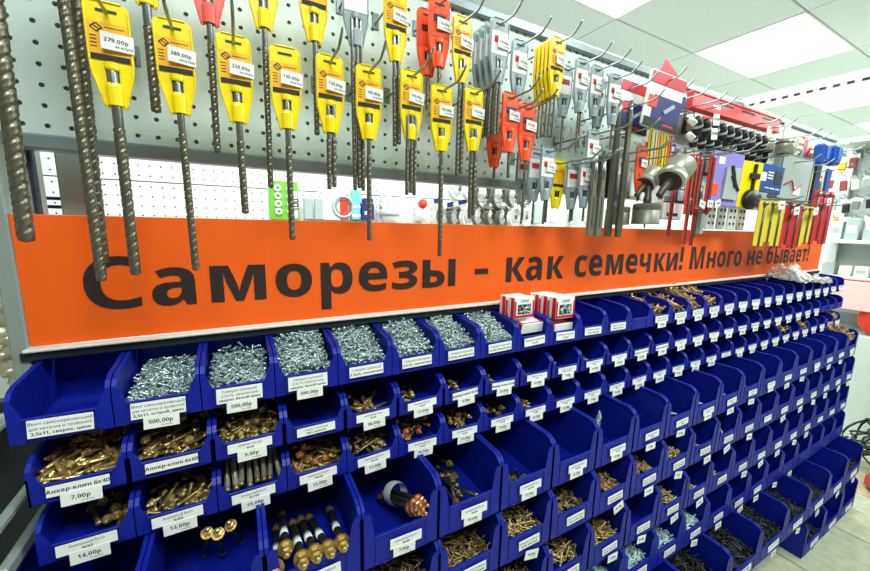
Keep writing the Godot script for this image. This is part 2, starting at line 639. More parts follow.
func bin_mesh(w: float, D: float, hs: float, hb: float, lip: float) -> ArrayMesh:
	var s := sf()
	var t := 0.0024
	var W := w - 0.0016
	bx(s, Vector3(0, t * 0.5, D * 0.5), Vector3(W, t, D), 0.0006)
	bx(s, Vector3(0, hb * 0.5, t * 0.5), Vector3(W, hb, t), 0.0006)
	var r := minf(0.014, hs * 0.25)
	# side wall outline in (z, y): flat top at the back, a gentle slope, a rounded shoulder, the upright front
	var edge := [Vector2(0, hb), Vector2(D * 0.18, hb), Vector2(D - r * 1.6, hs + r * 0.55), Vector2(D - r * 0.7, hs + r * 0.2), Vector2(D - r * 0.15, hs - r * 0.4), Vector2(D, hs - r * 1.1)]
	var prof := PackedVector2Array([Vector2(0, 0), Vector2(D, 0)])
	for i in range(edge.size() - 1, -1, -1):
		prof.append(edge[i])
	var turn := Basis(Vector3(0, 0, 1), Vector3(0, 1, 0), Vector3(-1, 0, 0))
	for sg in [-1.0, 1.0]:
		prism(s, prof, -t * 0.5, t * 0.5, Transform3D(turn, Vector3(sg * (W * 0.5 - t * 0.5), 0, 0)))
		# rolled rim along the top edge
		var band := PackedVector2Array()
		for p in edge:
			band.append(p + Vector2(0, 0.0005))
		for i in range(edge.size() - 1, -1, -1):
			var q: Vector2 = edge[i]
			band.append(Vector2(q.x - (0.0035 if i > 2 else 0.0), q.y - (0.0035 if i < 5 else 0.0)))
		prism(s, band, -0.0028, 0.0028, Transform3D(turn, Vector3(sg * (W * 0.5 - 0.0028), 0, 0)))
	# front wall with the pick opening cut down to the lip
	var fl := 0.0105 if w < 0.12 else 0.016
	var fr := PackedVector2Array([Vector2(-W * 0.5, 0), Vector2(W * 0.5, 0), Vector2(W * 0.5, hs - r), Vector2(W * 0.5 - fl * 0.7, hs - r * 0.7), Vector2(W * 0.5 - fl, hs - r * 1.3),
		Vector2(W * 0.5 - fl * 1.38, lip), Vector2(-W * 0.5 + fl * 1.38, lip), Vector2(-W * 0.5 + fl, hs - r * 1.3), Vector2(-W * 0.5 + fl * 0.7, hs - r * 0.7), Vector2(-W * 0.5, hs - r)])
	prism(s, fr, D - t, D, Transform3D())
	bx(s, Vector3(0, lip - 0.001, D + 0.0008), Vector3(W - fl * 2.76, 0.003, 0.004), 0.0008)
	# raised label pocket on the lip
	var pw := W * 0.5 - fl * 1.55
	bx(s, Vector3(-pw, lip * 0.5, D + 0.0006), Vector3(0.003, lip * 0.92, 0.0012))
	bx(s, Vector3(pw, lip * 0.5, D + 0.0006), Vector3(0.003, lip * 0.92, 0.0012))
	bx(s, Vector3(0, 0.003, D + 0.0006), Vector3(pw * 2.0, 0.003, 0.0012))
	return fin(s)

const NAMES_TOP := [["Винт самонарезающий", "для металла и профилей", "3,5х11, сверло, цинк"], ["Винт самонарезающий", "для металла и профилей", "3,5х11, острый, цинк"], ["Саморез оконный", "3,9х16, наконечник", "сверло, белый цинк"], ["Саморез оконный", "3,9х19, наконечник", "сверло, белый цинк"],
	["Саморез оконный", "3,9х25, наконечник"], ["Саморез оконный", "3,9х32, наконечник"], ["Саморез оконный", "3,9х35, белый цинк"], ["Саморез оконный", "3,9х38, белый цинк"], ["Саморез по дереву", "3,5х25"], ["Саморез по дереву", "3,5х35"]]
const NAMES_ANCHOR := [["Анкер-клин 6х40"], ["Анкер-клин 6х60"], ["Дюбель-гвоздь", "6х40"], ["Анкер с кольцом", "М6 с крюком"], ["Анкерный болт", "8х40"], ["Анкерный болт", "8х60"]]
const NAMES_BOLT := [["Анкерный болт", "8х60"], ["Анкерный болт", "8х80"], ["Анкерный болт", "8х100"], ["Анкерный болт", "10х60"], ["Анкерный болт", "10х80"]]
const NAMES_SCREW := [["Саморез универс.", "4х16, жёлтый"], ["Саморез универс.", "4х25, жёлтый"], ["Саморез универс.", "5х40, жёлтый"]]
const PRICES := ["7,00р", "9,00р", "13,00р", "15,00р", "17,00р", "19,00р", "22,00р", "36,00р"]

func which(row: int, i: int) -> String:
	var n: int = ROWS[row][3]
	if row < 4 and i < n - 14 and i < 20:
		return "%s from the left" % ORD[i]
	if row == 8:
		return ["left", "middle", "right"][i]
	var k := n - 1 - i
	return ("%s from the right end" % ORD[k]) if k > 0 else "at the right end"

func content_word(row: int, i: int) -> String:
	return CONTENT.get("%d_%d" % [row, i], "")

func build_bins() -> void:
	for row in ROWS.size():
		var q: Array = ROWS[row]
		var D: float = q[6] - BACK
		var mesh := bin_mesh(q[2], D, q[7], q[8], q[9])
		for i in range(q[4], q[3]):
			var at := r3(q[1] + q[2] * (i + 0.5), q[5], BACK)
			var what := content_word(row, i)
			var size := "small" if row < 3 else ("medium" if row < 7 else "large")
			var label: String
			if row == 8:
				label = "large blue bin on the floor, %s of the three, %s" % [which(row, i), what if what else "nearly empty"]
			else:
				label = "%s blue %s bin, %s, %s" % [size, String(q[0]).replace(" ", "-"), which(row, i), what if what else "nearly empty"]
			var b := thing("storage_bin", label, "storage bin", at, Basis(), "blue bins in the %s" % q[0])
			mesh_node("body", mesh, M.bin, b)
			bins["%d_%d" % [row, i]] = at
			bin_cards(b, row, i, D, q)

func bin_cards(b: Node3D, row: int, i: int, D: float, q: Array) -> void:
	var lip: float = q[9]
	var w: float = q[2]
	var lines := []
	var j := (row * 7 + i * 3) % 5
	var near: bool = b.position.x < 1.6
	var lw := w * 0.62
	var lh := 0.021
	var price := "%s" % PRICES[(row * 3 + i * 5) % PRICES.size()]
	var has_label := true
	var has_price := true
	var src: Array
	if row == 0:
		src = NAMES_TOP[i] if i < 10 else NAMES_SCREW[i % 3]
		has_label = i != 12
		has_price = i in [1, 2, 3] or i > 12
		if i < 4:
			price = ["", "500,00р", "590,00р", "590,00р"][i]
			lh = 0.024
		else:
			lh = 0.020
	elif row == 1:
		src = NAMES_ANCHOR[i % 6]
		lh = 0.015
		if i < 4:
			price = ["7,00р", "8,00р", "9,00р", ""][i]
		has_price = i != 3 and i != 1 and i < 26
		has_label = i < 26
	elif row == 2:
		src = NAMES_BOLT[i % 5]
		lh = 0.016
		if i < 5:
			price = ["14,00р", "13,00р", "19,00р", "15,00р", "17,00р"][i]
		has_price = i != 17
	elif row == 3:
		src = NAMES_BOLT[(i + 2) % 5]
		lw = 0.062
		lh = 0.019
	elif row < 7:
		src = NAMES_SCREW[(i + row) % 3]
		lw = 0.060
		lh = 0.021
		has_label = not (row == 6 and i > 13)
		has_price = (i * 5 + row * 3) % 7 != 0 and (i < 17 or row == 4)
		if row == 6 and i > 16:
			has_price = false
	else:
		src = NAMES_SCREW[(i + 1) % 3]
		lw = 0.09
		lh = 0.024
		has_price = row == 7 or i == 0
	if row < 3 and (i * 13 + row * 5) % 11 == 7 and i > 12:
		lw *= 0.92
	var cx := 0.0 if row < 3 else 0.006
	var cy := lip - 0.003 - lh * 0.5
	if row >= 3:
		cy = lip * 0.56
	var tilt := (float((i * 37 + row * 11) % 9) - 4.0) * 0.008
	if has_label:
		var n := src.size()
		var lhh := lh / (n + 0.6) * 0.62
		for k in n:
			lines.append([src[k], minf(lhh, lw / (src[k].length() * 0.78)), 0.0, lh * (0.5 - (k + 0.75) / (n + 0.5)), k == n - 1])
		paper("label_card", b, lw, lh, Vector3(cx, cy, D + 0.0042), rot(-0.06, 0, tilt), lines if near else lines.slice(0, 1))
	if has_price:
		var pw := 0.043
		var ph := 0.019
		var px := 0.002
		var py := cy - lh * 0.5 - ph * 0.42
		var pt := tilt * 1.4
		if row >= 4:
			pw = 0.040
			ph = 0.022
			px = 0.012 + 0.012 * sin(i * 2.3 + row)
			py = -0.003
			pt = 0.25 * sin(i * 1.7 + row * 2.1)
		if row == 3:
			py = cy - lh * 0.5 - ph * 0.38
			if i > 6 and i % 3 != 1:
				py = 0.0
				pt = 0.12 * sin(i * 2.0)
		paper("price_tag", b, pw, ph, Vector3(px, py, D + 0.0056), rot(-0.04, 0, pt), [[price, 0.0058, -0.001, 0.0012, true], ["за штуку", 0.0024, 0.006, -0.0055, false]])

# ---------------------------------------------------------------- what the bins hold
const CONTENT := {
	"0_0": "empty", "0_1": "half full of short silver screws", "0_2": "half full of silver screws", "0_3": "heaped with silver screws", "0_4": "heaped with silver screws", "0_5": "heaped with silver screws",
	"0_6": "heaped with silver screws", "0_7": "heaped with silver screws", "0_8": "holding red and white boxes", "0_9": "holding red and white boxes", "0_12": "empty and without label",
	"0_13": "with a few golden anchors", "0_14": "with golden anchors", "0_15": "heaped with golden anchors", "0_16": "heaped with golden anchors", "0_25": "under a plastic bag",
	"1_0": "full of golden anchors", "1_1": "full of flanged golden anchors", "1_2": "full of dull brass anchors", "1_3": "dark and empty", "1_4": "with some golden anchors",
	"2_0": "with a few brass anchors", "2_1": "with silver and brass anchors", "2_2": "with a rank of pale sleeves", "2_3": "full of brown nuts and anchors", "2_4": "with brass sleeve anchors", "2_5": "with copper flanged anchors", "2_6": "with brass anchors", "2_7": "with dark bolts",
	"2_22": "with a heap of golden screws", "2_24": "with a heap of golden screws", "2_28": "with golden screws",
	"3_1": "with a few dark anchors", "3_2": "with six brass-headed black anchors", "3_3": "with wrapped bundle of anchors", "3_4": "with dark brass anchors", "3_5": "with a few brass anchors", "3_6": "with one brass anchor", "3_7": "with silver rods", "3_8": "with silver bolts", "3_19": "full of brown screws",
}

func screw_mesh(L: float, r: float, hr: float) -> ArrayMesh:
	var s := sf(0)
	var prof := [Vector2(0.0, L * 0.5), Vector2(hr * 0.8, L * 0.5), Vector2(hr, L * 0.46), Vector2(r * 1.1, L * 0.36)]
	for k in 5:
		var y := L * 0.30 - L * 0.14 * k
		prof.append(Vector2(r * 1.25, y))
		prof.append(Vector2(r * 0.8, y - L * 0.06))
	prof.append(Vector2(0.0, -L * 0.5))
	lathe(s, prof, 5)
	return fin(s)

# loose screws: too many to count, one MultiMesh per bin
func heap(called: String, row: int, i: int, mesh: ArrayMesh, m: Material, n: int, yf: float, yb: float, x0: float, x1: float, z0: float, z1: float, label: String, category: String, lie := 0.5, side := 0.0) -> void:
	var key := "%d_%d" % [row, i]
	if not bins.has(key):
		return
	var mm := MultiMesh.new()
	mm.transform_format = MultiMesh.TRANSFORM_3D
	mm.mesh = mesh
	mm.instance_count = n
	var q: Array = ROWS[row]
	var W: float = q[2] - 0.012
	var D: float = q[6] - BACK
	for k in n:
		var u := R.randf()
		var v := R.randf()
		var x := lerpf(x0, x1, u)
		var top := lerpf(yb, yf, v) * (1.0 - side * (u - 0.5)) - 0.10 * pow(absf(u * 2.0 - 1.0), 4.0) * (yb + yf)
		var y := maxf(0.005, top * lerpf(0.45, 1.0, sqrt(R.randf())) + R.randf_range(-0.002, 0.003))
		var turn := R.randf() * TAU
		var b := Basis.from_euler(Vector3(R.randf_range(-lie, lie) + PI / 2, turn, 0))
		var half := mesh.get_aabb().size.y * 0.5
		var zlim := D - 0.004 - absf(b.y.z) * half
		var xlim := W * 0.5 + 0.002 - absf(b.y.x) * half
		var zz := clampf(lerpf(z0, z1, v) * D, absf(b.y.z) * half + 0.004, zlim)
		var xx := clampf(x * W, -xlim, xlim)
		y = maxf(y, absf(b.y.y) * half * 0.6 + 0.004)
		mm.set_instance_transform(k, Transform3D(b, Vector3(xx, y, zz)))
	var o := MultiMeshInstance3D.new()
	o.multimesh = mm
	o.material_override = m
	o.name = numbered(called)
	o.position = bins[key]
	add_child(o, true)
	tag(o, label, category)
	o.set_meta("kind", "stuff")

func anchor_heap_mesh() -> ArrayMesh:
	var s := sf(0)
	lathe(s, [Vector2(0, -0.025), Vector2(0.003, -0.025), Vector2(0.0036, -0.021), Vector2(0.0028, -0.017), Vector2(0.0028, 0.014), Vector2(0.006, 0.015), Vector2(0.006, 0.0165), Vector2(0.0042, 0.017), Vector2(0.0042, 0.0205), Vector2(0.0022, 0.021), Vector2(0.0022, 0.026), Vector2(0, 0.026)], 7)
	return fin(s)

# one expansion anchor along +y, its head (nut and washer) at the top
func anchor_proto(kind: String, L: float, r: float, sleeve: Material, head: Material) -> Node3D:
	var key := "anchor_" + kind
	if cache.has(key):
		return cache[key]
	var a := Node3D.new()
	a.name = "anchor"
	var s := sf(0)
	lathe(s, [Vector2(0, -L * 0.5), Vector2(r * 1.05, -L * 0.5), Vector2(r * 1.15, -L * 0.44), Vector2(r * 0.8, -L * 0.36)], 8)
	obj("cone", s, head, a)
	s = sf(0)
	lathe(s, [Vector2(r * 0.8, -L * 0.37), Vector2(r, -L * 0.36), Vector2(r, L * 0.30), Vector2(r * 0.7, L * 0.31)], 8)
	obj("sleeve", s, sleeve, a)
	s = sf()
	lathe(s, [Vector2(0.0, L * 0.31), Vector2(r * 1.9, L * 0.31), Vector2(r * 2.0, L * 0.33), Vector2(r * 1.9, L * 0.35), Vector2(0, L * 0.35)], 12)
	obj("washer", s, head, a)
	s = sf()
	lathe(s, [Vector2(r * 1.35, L * 0.35), Vector2(r * 1.4, L * 0.36), Vector2(r * 1.35, L * 0.43), Vector2(r * 0.75, L * 0.44)], 6)
	obj("nut", s, head, a)
	s = sf(0)
	lathe(s, [Vector2(r * 0.72, L * 0.43), Vector2(r * 0.72, L * 0.49), Vector2(r * 0.5, L * 0.5), Vector2(0, L * 0.5)], 8)
	obj("stud", s, head, a)
	cache[key] = a
	return a

func put_anchor(kind: String, label: String, group: String, xf: Transform3D, category := "anchor bolt") -> Node3D:
	var a: Node3D = (cache["anchor_" + kind] as Node3D).duplicate()
	a.name = numbered("anchor_bolt")
	add_child(a, true)
	a.transform = xf
	tag(a, label, category, group)
	return a

func pile(kind: String, row: int, i: int, n: int, yf: float, yb: float, x0: float, x1: float, z0: float, z1: float, label: String, group: String, spread := 1.2) -> void:
	var at: Vector3 = bins["%d_%d" % [row, i]]
	var q: Array = ROWS[row]
	var W: float = q[2] - 0.03
	var D: float = q[6] - BACK
	for k in n:
		var v := R.randf()
		var dir := R.randf_range(-spread, spread) + (0.0 if R.randf() < 0.7 else PI)
		var b := Basis.from_euler(Vector3(PI / 2 + R.randf_range(-0.35, 0.25), dir, 0))
		var half: float = ANCHOR_HALF[kind]
		var zz := clampf(lerpf(z0, z1, v) * D, 0.004 + half * absf(b.y.z), D - 0.008 - half * absf(b.y.z))
		var lim := maxf(0.001, q[2] * 0.5 - 0.008 - half * absf(b.y.x))
		var xx := clampf(lerpf(x0, x1, R.randf()) * W, -lim, lim)
		var y := maxf(lerpf(yb, yf, v) * lerpf(0.55, 1.0, R.randf()), 0.006 + half * absf(b.y.y))
		put_anchor(kind, label, group, Transform3D(b, at + Vector3(xx, y, zz)))

const ANCHOR_HALF := {"gold": 0.029, "flange": 0.026, "dull": 0.022, "tube": 0.030, "copper": 0.025, "dark": 0.034, "black": 0.08, "blackcopper": 0.07, "rod": 0.052, "pale": 0.03}

func fill_bins() -> void:
	var sm := screw_mesh(0.022, 0.0013, 0.0030)
	var sm2 := screw_mesh(0.030, 0.0014, 0.0030)
	var tiny := screw_mesh(0.015, 0.0014, 0.0030)
	var longs := screw_mesh(0.042, 0.0019, 0.0038)
	# silver screws in the top row
	var fills := [[1, 760, 0.034, 0.050, tiny, "short silver"], [2, 760, 0.036, 0.054, tiny, "silver"], [3, 1000, 0.042, 0.096, sm, "silver"], [4, 1000, 0.042, 0.094, sm, "silver"], [5, 900, 0.044, 0.096, sm2, "silver"], [6, 880, 0.042, 0.094, sm2, "silver"], [7, 860, 0.042, 0.094, sm2, "silver"]]
	for f in fills:
		heap("screw_heap", 0, f[0], f[4], M.zinc, f[1], f[2], f[3], -0.44, 0.44, 0.1, 0.93, "heap of %s screws in the %s top-row bin from the left" % [f[5], ORD[f[0]]], "screws", 0.6)
	# golden anchors at the far end of the top row
	for f in [[13, 60, 0.05, 0.088], [14, 90, 0.05, 0.10], [15, 150, 0.052, 0.12], [16, 150, 0.052, 0.11]]:
		heap("golden_screw_heap", 0, f[0], longs, M.gold, f[1], f[2], f[3], -0.4, 0.4, 0.1, 0.9, "heap of golden screws in the bin %s of the top row" % which(0, f[0]), "screws", 0.7)
	for f in [[2, 22, 120], [2, 24, 150], [2, 28, 120]]:
		heap("golden_screw_heap", f[0], f[1], longs, M.gold, f[2] + 60, 0.046, 0.100, -0.42, 0.42, 0.2, 0.95, "heap of golden screws in the bin %s of the third row" % which(2, f[1]), "screws", 0.7)
	heap("brown_screw_heap", 3, 19, longs, M.bronze, 420, 0.115, 0.20, -0.42, 0.42, 0.2, 0.95, "heap of brown screws in the bin at the right end of the fourth row", "screws", 0.7)
	# brass screws, rows five to seven
	var rows := [
		[4, [[3, 500, "d"], [4, 560, "d"], [5, 480, "b"], [6, 620, "t"], [7, 600, "c"], [8, 500, "c"], [9, 260, "b"], [10, 90, "c"], [11, 12, "z"], [13, 6, "z"]]],
		[5, [[4, 460, "d"], [5, 460, "d"], [6, 160, "l"], [7, 300, "l"], [9, 160, "l"], [10, 100, "b"], [11, 40, "g"], [13, 8, "z"], [15, 5, "z"]]],
		[6, [[5, 460, "y"], [6, 520, "y"], [7, 500, "y"], [8, 420, "y"], [9, 360, "y"], [10, 340, "y"]]],
	]
	var look := {"d": [sm2, M.brass_dark, "dull brass", "brass_screw_heap"], "b": [sm2, M.brass, "brass", "brass_screw_heap"], "t": [tiny, M.brass_dark, "tiny brass", "brass_screw_heap"], "c": [tiny, M.bronze, "bronze-coloured", "bronze_screw_heap"],
		"l": [longs, M.brass, "long brass", "brass_screw_heap"], "g": [longs, M.gold, "long golden", "golden_screw_heap"], "z": [sm2, M.zinc, "silver", "silver_screw_heap"], "y": [sm2, M.zinc_cyan, "bluish silver", "silver_screw_heap"]}
	for r in rows:
		for f in r[1]:
			var l: Array = look[f[2]]
			var few: bool = f[1] < 20
			heap(l[3], r[0], f[0], l[0], l[1], f[1], 0.060 if r[0] < 6 else 0.066, (0.074 if r[0] < 6 else 0.088) if not few else 0.03, -0.5, 0.46 if f[1] > 150 else 0.12, 0.36, 1.0, "%s of %s screws in the bin %s of the %s" % ["few" if few else "heap", l[2], which(r[0], f[0]), ROWS[r[0]][0]], "screws", 0.7, 0.0 if few else 0.55)
	# black screws in the large bins
	for i in range(4, 13):
		if i != 11:
			heap("black_screw_heap", 7, i, longs, M.black_screw, 900, 0.066, 0.115, -0.5, 0.5, 0.12, 1.0, "heap of black screws in the large bin %s of the eighth row" % which(7, i), "screws", 0.6)
	heap("black_screw_heap", 8, 0, longs, M.black_screw, 700, 0.066, 0.10, -0.5, 0.4, 0.15, 1.0, "heap of black screws in the large bin standing leftmost on the floor", "screws", 0.6)
	# individual expansion anchors
	anchor_proto("gold", 0.058, 0.0028, M.brass, M.bronze)
	anchor_proto("flange", 0.052, 0.0034, M.brass_dark, M.gold)
	anchor_proto("dull", 0.044, 0.0026, M.brass_dark, M.brass)
	anchor_proto("tube", 0.060, 0.0036, M.sleeve, M.brass)
	anchor_proto("pale", 0.060, 0.0046, M.cream_metal, M.brass_dark)
	anchor_proto("copper", 0.050, 0.0036, M.brass_dark, M.copper)
	anchor_proto("dark", 0.068, 0.0042, M.dark_sleeve, M.brass_dark)
	anchor_proto("black", 0.165, 0.0068, M.dark_sleeve, M.gold)
	anchor_proto("blackcopper", 0.140, 0.0048, M.dark_sleeve, M.copper)
	anchor_proto("rod", 0.11, 0.0032, M.zinc, M.zinc)
	# the lower layers of the fullest bins, buried under the anchors that can be told apart
	var am := anchor_heap_mesh()
	for f in [[1, 0, 70, M.brass, "golden"], [1, 1, 60, M.brass_dark, "brass"], [1, 2, 110, M.brass_dark, "dull brass"], [2, 3, 60, M.brass_dark, "brown"], [2, 4, 20, M.brass_dark, "brass"], [2, 1, 24, M.brass_dark, "brass"]]:
		heap("anchor_heap", f[0], f[1], am, f[3], f[2], 0.026, 0.046, -0.5, 0.5, 0.15, 0.95, "lower layer of %s anchors in the %s bin from the left of the %s" % [f[4], ORD[f[1]], ROWS[f[0]][0]], "anchor bolts", 0.3)
	var where := "in the %s bin from left, %s"
	pile("gold", 1, 0, 40, 0.034, 0.062, -0.5, 0.5, 0.2, 0.9, "golden wedge anchor lying " + where % ["first", "second row"], "golden anchors in the first bin of the second row")
	pile("flange", 1, 1, 32, 0.034, 0.060, -0.5, 0.5, 0.2, 0.9, "flanged golden anchor lying " + where % ["second", "second row"], "flanged anchors in the second bin of the second row")
	pile("dull", 1, 2, 36, 0.030, 0.055, -0.5, 0.5, 0.2, 0.92, "dull brass anchor lying " + where % ["third", "second row"], "dull anchors in the third bin of the second row")
	pile("gold", 1, 4, 14, 0.026, 0.03, -0.5, 0.4, 0.5, 0.92, "golden anchor lying " + where % ["fifth", "second row"], "golden anchors in the fifth bin of the second row")
	for k in range(5, 11):
		pile("dull", 1, k, [8, 7, 6, 4, 4, 6][k - 5], 0.022, 0.02, -0.5, 0.1, 0.5, 0.9, "dull brass anchor lying " + where % [ORD[k], "second row"], "dull anchors in the %s bin of the second row" % ORD[k])
	pile("tube", 2, 0, 9, 0.022, 0.020, -0.2, 0.4, 0.4, 0.85, "brass sleeve anchor lying " + where % ["first", "third row"], "anchors in the first bin of the third row", 0.6)
	pile("tube", 2, 1, 18, 0.026, 0.034, -0.4, 0.5, 0.4, 0.85, "brass-nosed sleeve anchor lying " + where % ["second", "third row"], "anchors in the second bin of the third row", 1.2)
	var at: Vector3 = bins["2_2"]
	for k in 8:
		put_anchor("pale", "pale sleeve anchor standing in rank " + where % ["third", "third row"], "ranked anchors in the third bin of the third row", Transform3D(Basis.from_euler(Vector3(-0.75, 0.1 * sin(k * 2.0), 0.05 * sin(k * 3.0))), at + Vector3(-0.040 + 0.0115 * k, 0.030 + 0.002 * (k % 3), 0.112 + 0.004 * (k % 2))))
	pile("copper", 2, 3, 28, 0.030, 0.046, -0.5, 0.5, 0.25, 0.9, "brown flanged anchor lying " + where % ["fourth", "third row"], "brown anchors in the fourth bin of the third row")
	pile("tube", 2, 4, 16, 0.028, 0.040, -0.4, 0.5, 0.3, 0.85, "brass sleeve anchor lying " + where % ["fifth", "third row"], "sleeve anchors in the fifth bin of the third row")
	pile("copper", 2, 5, 18, 0.032, 0.035, -0.4, 0.4, 0.45, 0.9, "copper flanged anchor lying " + where % ["sixth", "third row"], "copper anchors in the sixth bin of the third row")
	pile("flange", 2, 6, 14, 0.030, 0.032, -0.5, 0.4, 0.45, 0.9, "brass flanged anchor lying " + where % ["seventh", "third row"], "brass anchors in the seventh bin of the third row")
	pile("dark", 2, 7, 9, 0.022, 0.028, -0.4, 0.3, 0.35, 0.8, "dark bolt lying " + where % ["eighth", "third row"], "dark bolts in the eighth bin of the third row", 0.3)
	pile("flange", 2, 8, 6, 0.022, 0.02, -0.3, 0.3, 0.6, 0.9, "brass flanged anchor lying " + where % ["ninth", "third row"], "brass anchors in the ninth bin of the third row")
	pile("tube", 2, 9, 2, 0.03, 0.03, -0.4, -0.2, 0.8, 0.9, "single silver anchor lying " + where % ["tenth", "third row"], "silver anchors in the tenth bin of the third row", 0.3)
	# fourth row, the medium bins
	at = bins["3_1"]
	for k in 3:
		put_anchor("black", "dark anchor with round brass end standing " + where % ["second", "fourth row"], "dark anchors in the second bin of the fourth row", Transform3D(Basis.from_euler(Vector3(0.55, 0, 0.12 * (k - 1))).scaled(Vector3(0.72, 0.72, 0.72)), at + Vector3(-0.010 + 0.022 * k, 0.055 + 0.008 * (k % 2), 0.13 + 0.02 * (k % 2))))
	at = bins["3_2"]
	for k in 6:
		var x: float = [-0.056, -0.040, -0.021, -0.003, 0.016, 0.046][k]
		var o := put_anchor("black", "black sleeve anchor with brass head, %s from the left in its fourth-row bin" % ORD[k], "black anchors with brass heads in the fourth row", Transform3D(Basis.from_euler(Vector3(1.28, 0.04 * (k - 2) if k < 5 else -0.05, 0)), at + Vector3(x, 0.046 + 0.002 * (k % 2), 0.190 - (0.03 if k == 1 else 0.0))))
		var s := sf(0)
		lathe(s, [Vector2(0.0070, -0.012), Vector2(0.0071, -0.012), Vector2(0.0071, 0.012), Vector2(0.0070, 0.012)], 10)
		var st := obj("sticker", s, M.paper, o)
		st.set_meta("label", "white paper sticker round the sleeve")
	at = bins["3_3"]
	for k in 7:
		var off: Vector3 = [Vector3(-0.006, 0, 0), Vector3(0.006, 0, 0), Vector3(-0.012, 0.0106, 0), Vector3(0, 0.0106, 0), Vector3(0.012, 0.0106, 0), Vector3(-0.006, 0.0212, 0), Vector3(0.006, 0.0212, 0)][k]
		put_anchor("blackcopper", "long black anchor of the plastic-wrapped bundle in the fourth row", "bundled black anchors in the fourth row", Transform3D(Basis.from_euler(Vector3(1.18, 0.22, 0)), at + Vector3(0.026, 0.044, 0.192) + off + Vector3(0, 0, 0.006 * (k % 2))))
	var s := sf(0)
	lathe(s, [Vector2(0.021, -0.014), Vector2(0.0225, -0.006), Vector2(0.0215, 0.0), Vector2(0.0225, 0.007), Vector2(0.0212, 0.012)], 18)
	var wr := obj("plastic_wrap", s, M.bag, self, Transform3D(Basis.from_euler(Vector3(1.18, 0.22, 0)), at + Vector3(0.020, 0.060, 0.174)))
	tag(wr, "clear plastic film wound round the bundle of black anchors", "wrap")
	pile("dark", 3, 4, 16, 0.050, 0.06, -0.45, 0.15, 0.45, 0.9, "dark brass anchor heaped " + where % ["fifth", "fourth row"], "dark anchors in the fifth bin of the fourth row", 0.5)
	pile("dark", 3, 5, 9, 0.036, 0.03, -0.4, 0.1, 0.6, 0.95, "dark brass anchor lying " + where % ["sixth", "fourth row"], "dark anchors in the sixth bin of the fourth row", 0.5)
	pile("flange", 3, 6, 1, 0.058, 0.05, -0.42, -0.38, 0.9, 0.93, "single brass anchor " + where % ["seventh", "fourth row"], "", 0.2)
	at = bins["3_7"]
	for k in 6:
		put_anchor("rod", "silver rod leaning " + where % ["eighth", "fourth row"], "silver rods in the eighth bin of the fourth row", Transform3D(Basis.from_euler(Vector3(0.5 - 0.1 * k, 0, -0.25 + 0.07 * k)), at + Vector3(-0.045 + 0.010 * k, 0.06, 0.20)))
	at = bins["3_8"]
	for k in 9:
		put_anchor("rod", "silver rod anchor lying " + where % ["ninth", "fourth row"], "silver rods in the ninth bin of the fourth row", Transform3D(Basis.from_euler(Vector3(-0.95, 0.25 - 0.04 * k, 0)).scaled(Vector3(1.25, 1.25, 1.25)), at + Vector3(-0.045 + 0.007 * k, 0.055 + 0.005 * (k % 3), 0.155)))
	for i in range(9, 14):
		at = bins["3_%d" % i]
		for k in 3:
			put_anchor("rod", "loose silver rod anchor %s of the fourth row" % ("in the bin " + which(3, i)), "loose rods in the bin %s of the fourth row" % which(3, i), Transform3D(Basis.from_euler(Vector3(1.35, 0.4 * k - 0.3, 0)), at + Vector3(-0.03 + 0.02 * k, 0.012 + 0.007 * k, 0.18)))
	build_boxes()
	build_bag()

func carton(label: String, xf: Transform3D, w: float, h: float, d: float, window: bool) -> void:
	var o := thing("screw_box", label, "box", xf.origin, xf.basis, "red and white boxes on the top row")
	var s := sf()
	bx(s, Vector3(0, h * 0.5, 0), Vector3(w, h, d), 0.0012)
	obj("carton", s, M.white, o)
	s = sf()
	for sg in [-1.0, 1.0]:
		bx(s, Vector3(sg * w * 0.46, h * 0.42, d * 0.5), Vector3(w * 0.085, h * 0.8, 0.001))
	bx(s, Vector3(0, h * 0.10, d * 0.5), Vector3(w * 0.86, h * 0.12, 0.001))
	bx(s, Vector3(-w * 0.5, h * 0.5, d * 0.18), Vector3(0.001, h * 0.96, d * 0.5))
	obj("red_panel", s, M.crimson, o)
	if window:
		s = sf()
		bx(s, Vector3(0, h * 0.44, d * 0.5), Vector3(w * 0.66, h * 0.46, 0.0014))
		var wn := obj("window", s, M.steel_dark, o)
		var sm := screw_mesh(0.014, 0.0014, 0.003)
		for k in 16:
			mesh_node("screw", sm, M.zinc, wn, Transform3D(rot(0.2, R.randf() * 0.3, R.randf() * TAU), Vector3(R.randf_range(-0.26, 0.26) * w, h * R.randf_range(0.28, 0.60), d * 0.5 + 0.002)))
	mesh_node("print", txt("3,5х25", h * 0.11), M.ink, o, Transform3D(Basis(), Vector3(0, h * 0.84, d * 0.5 + 0.0008)))

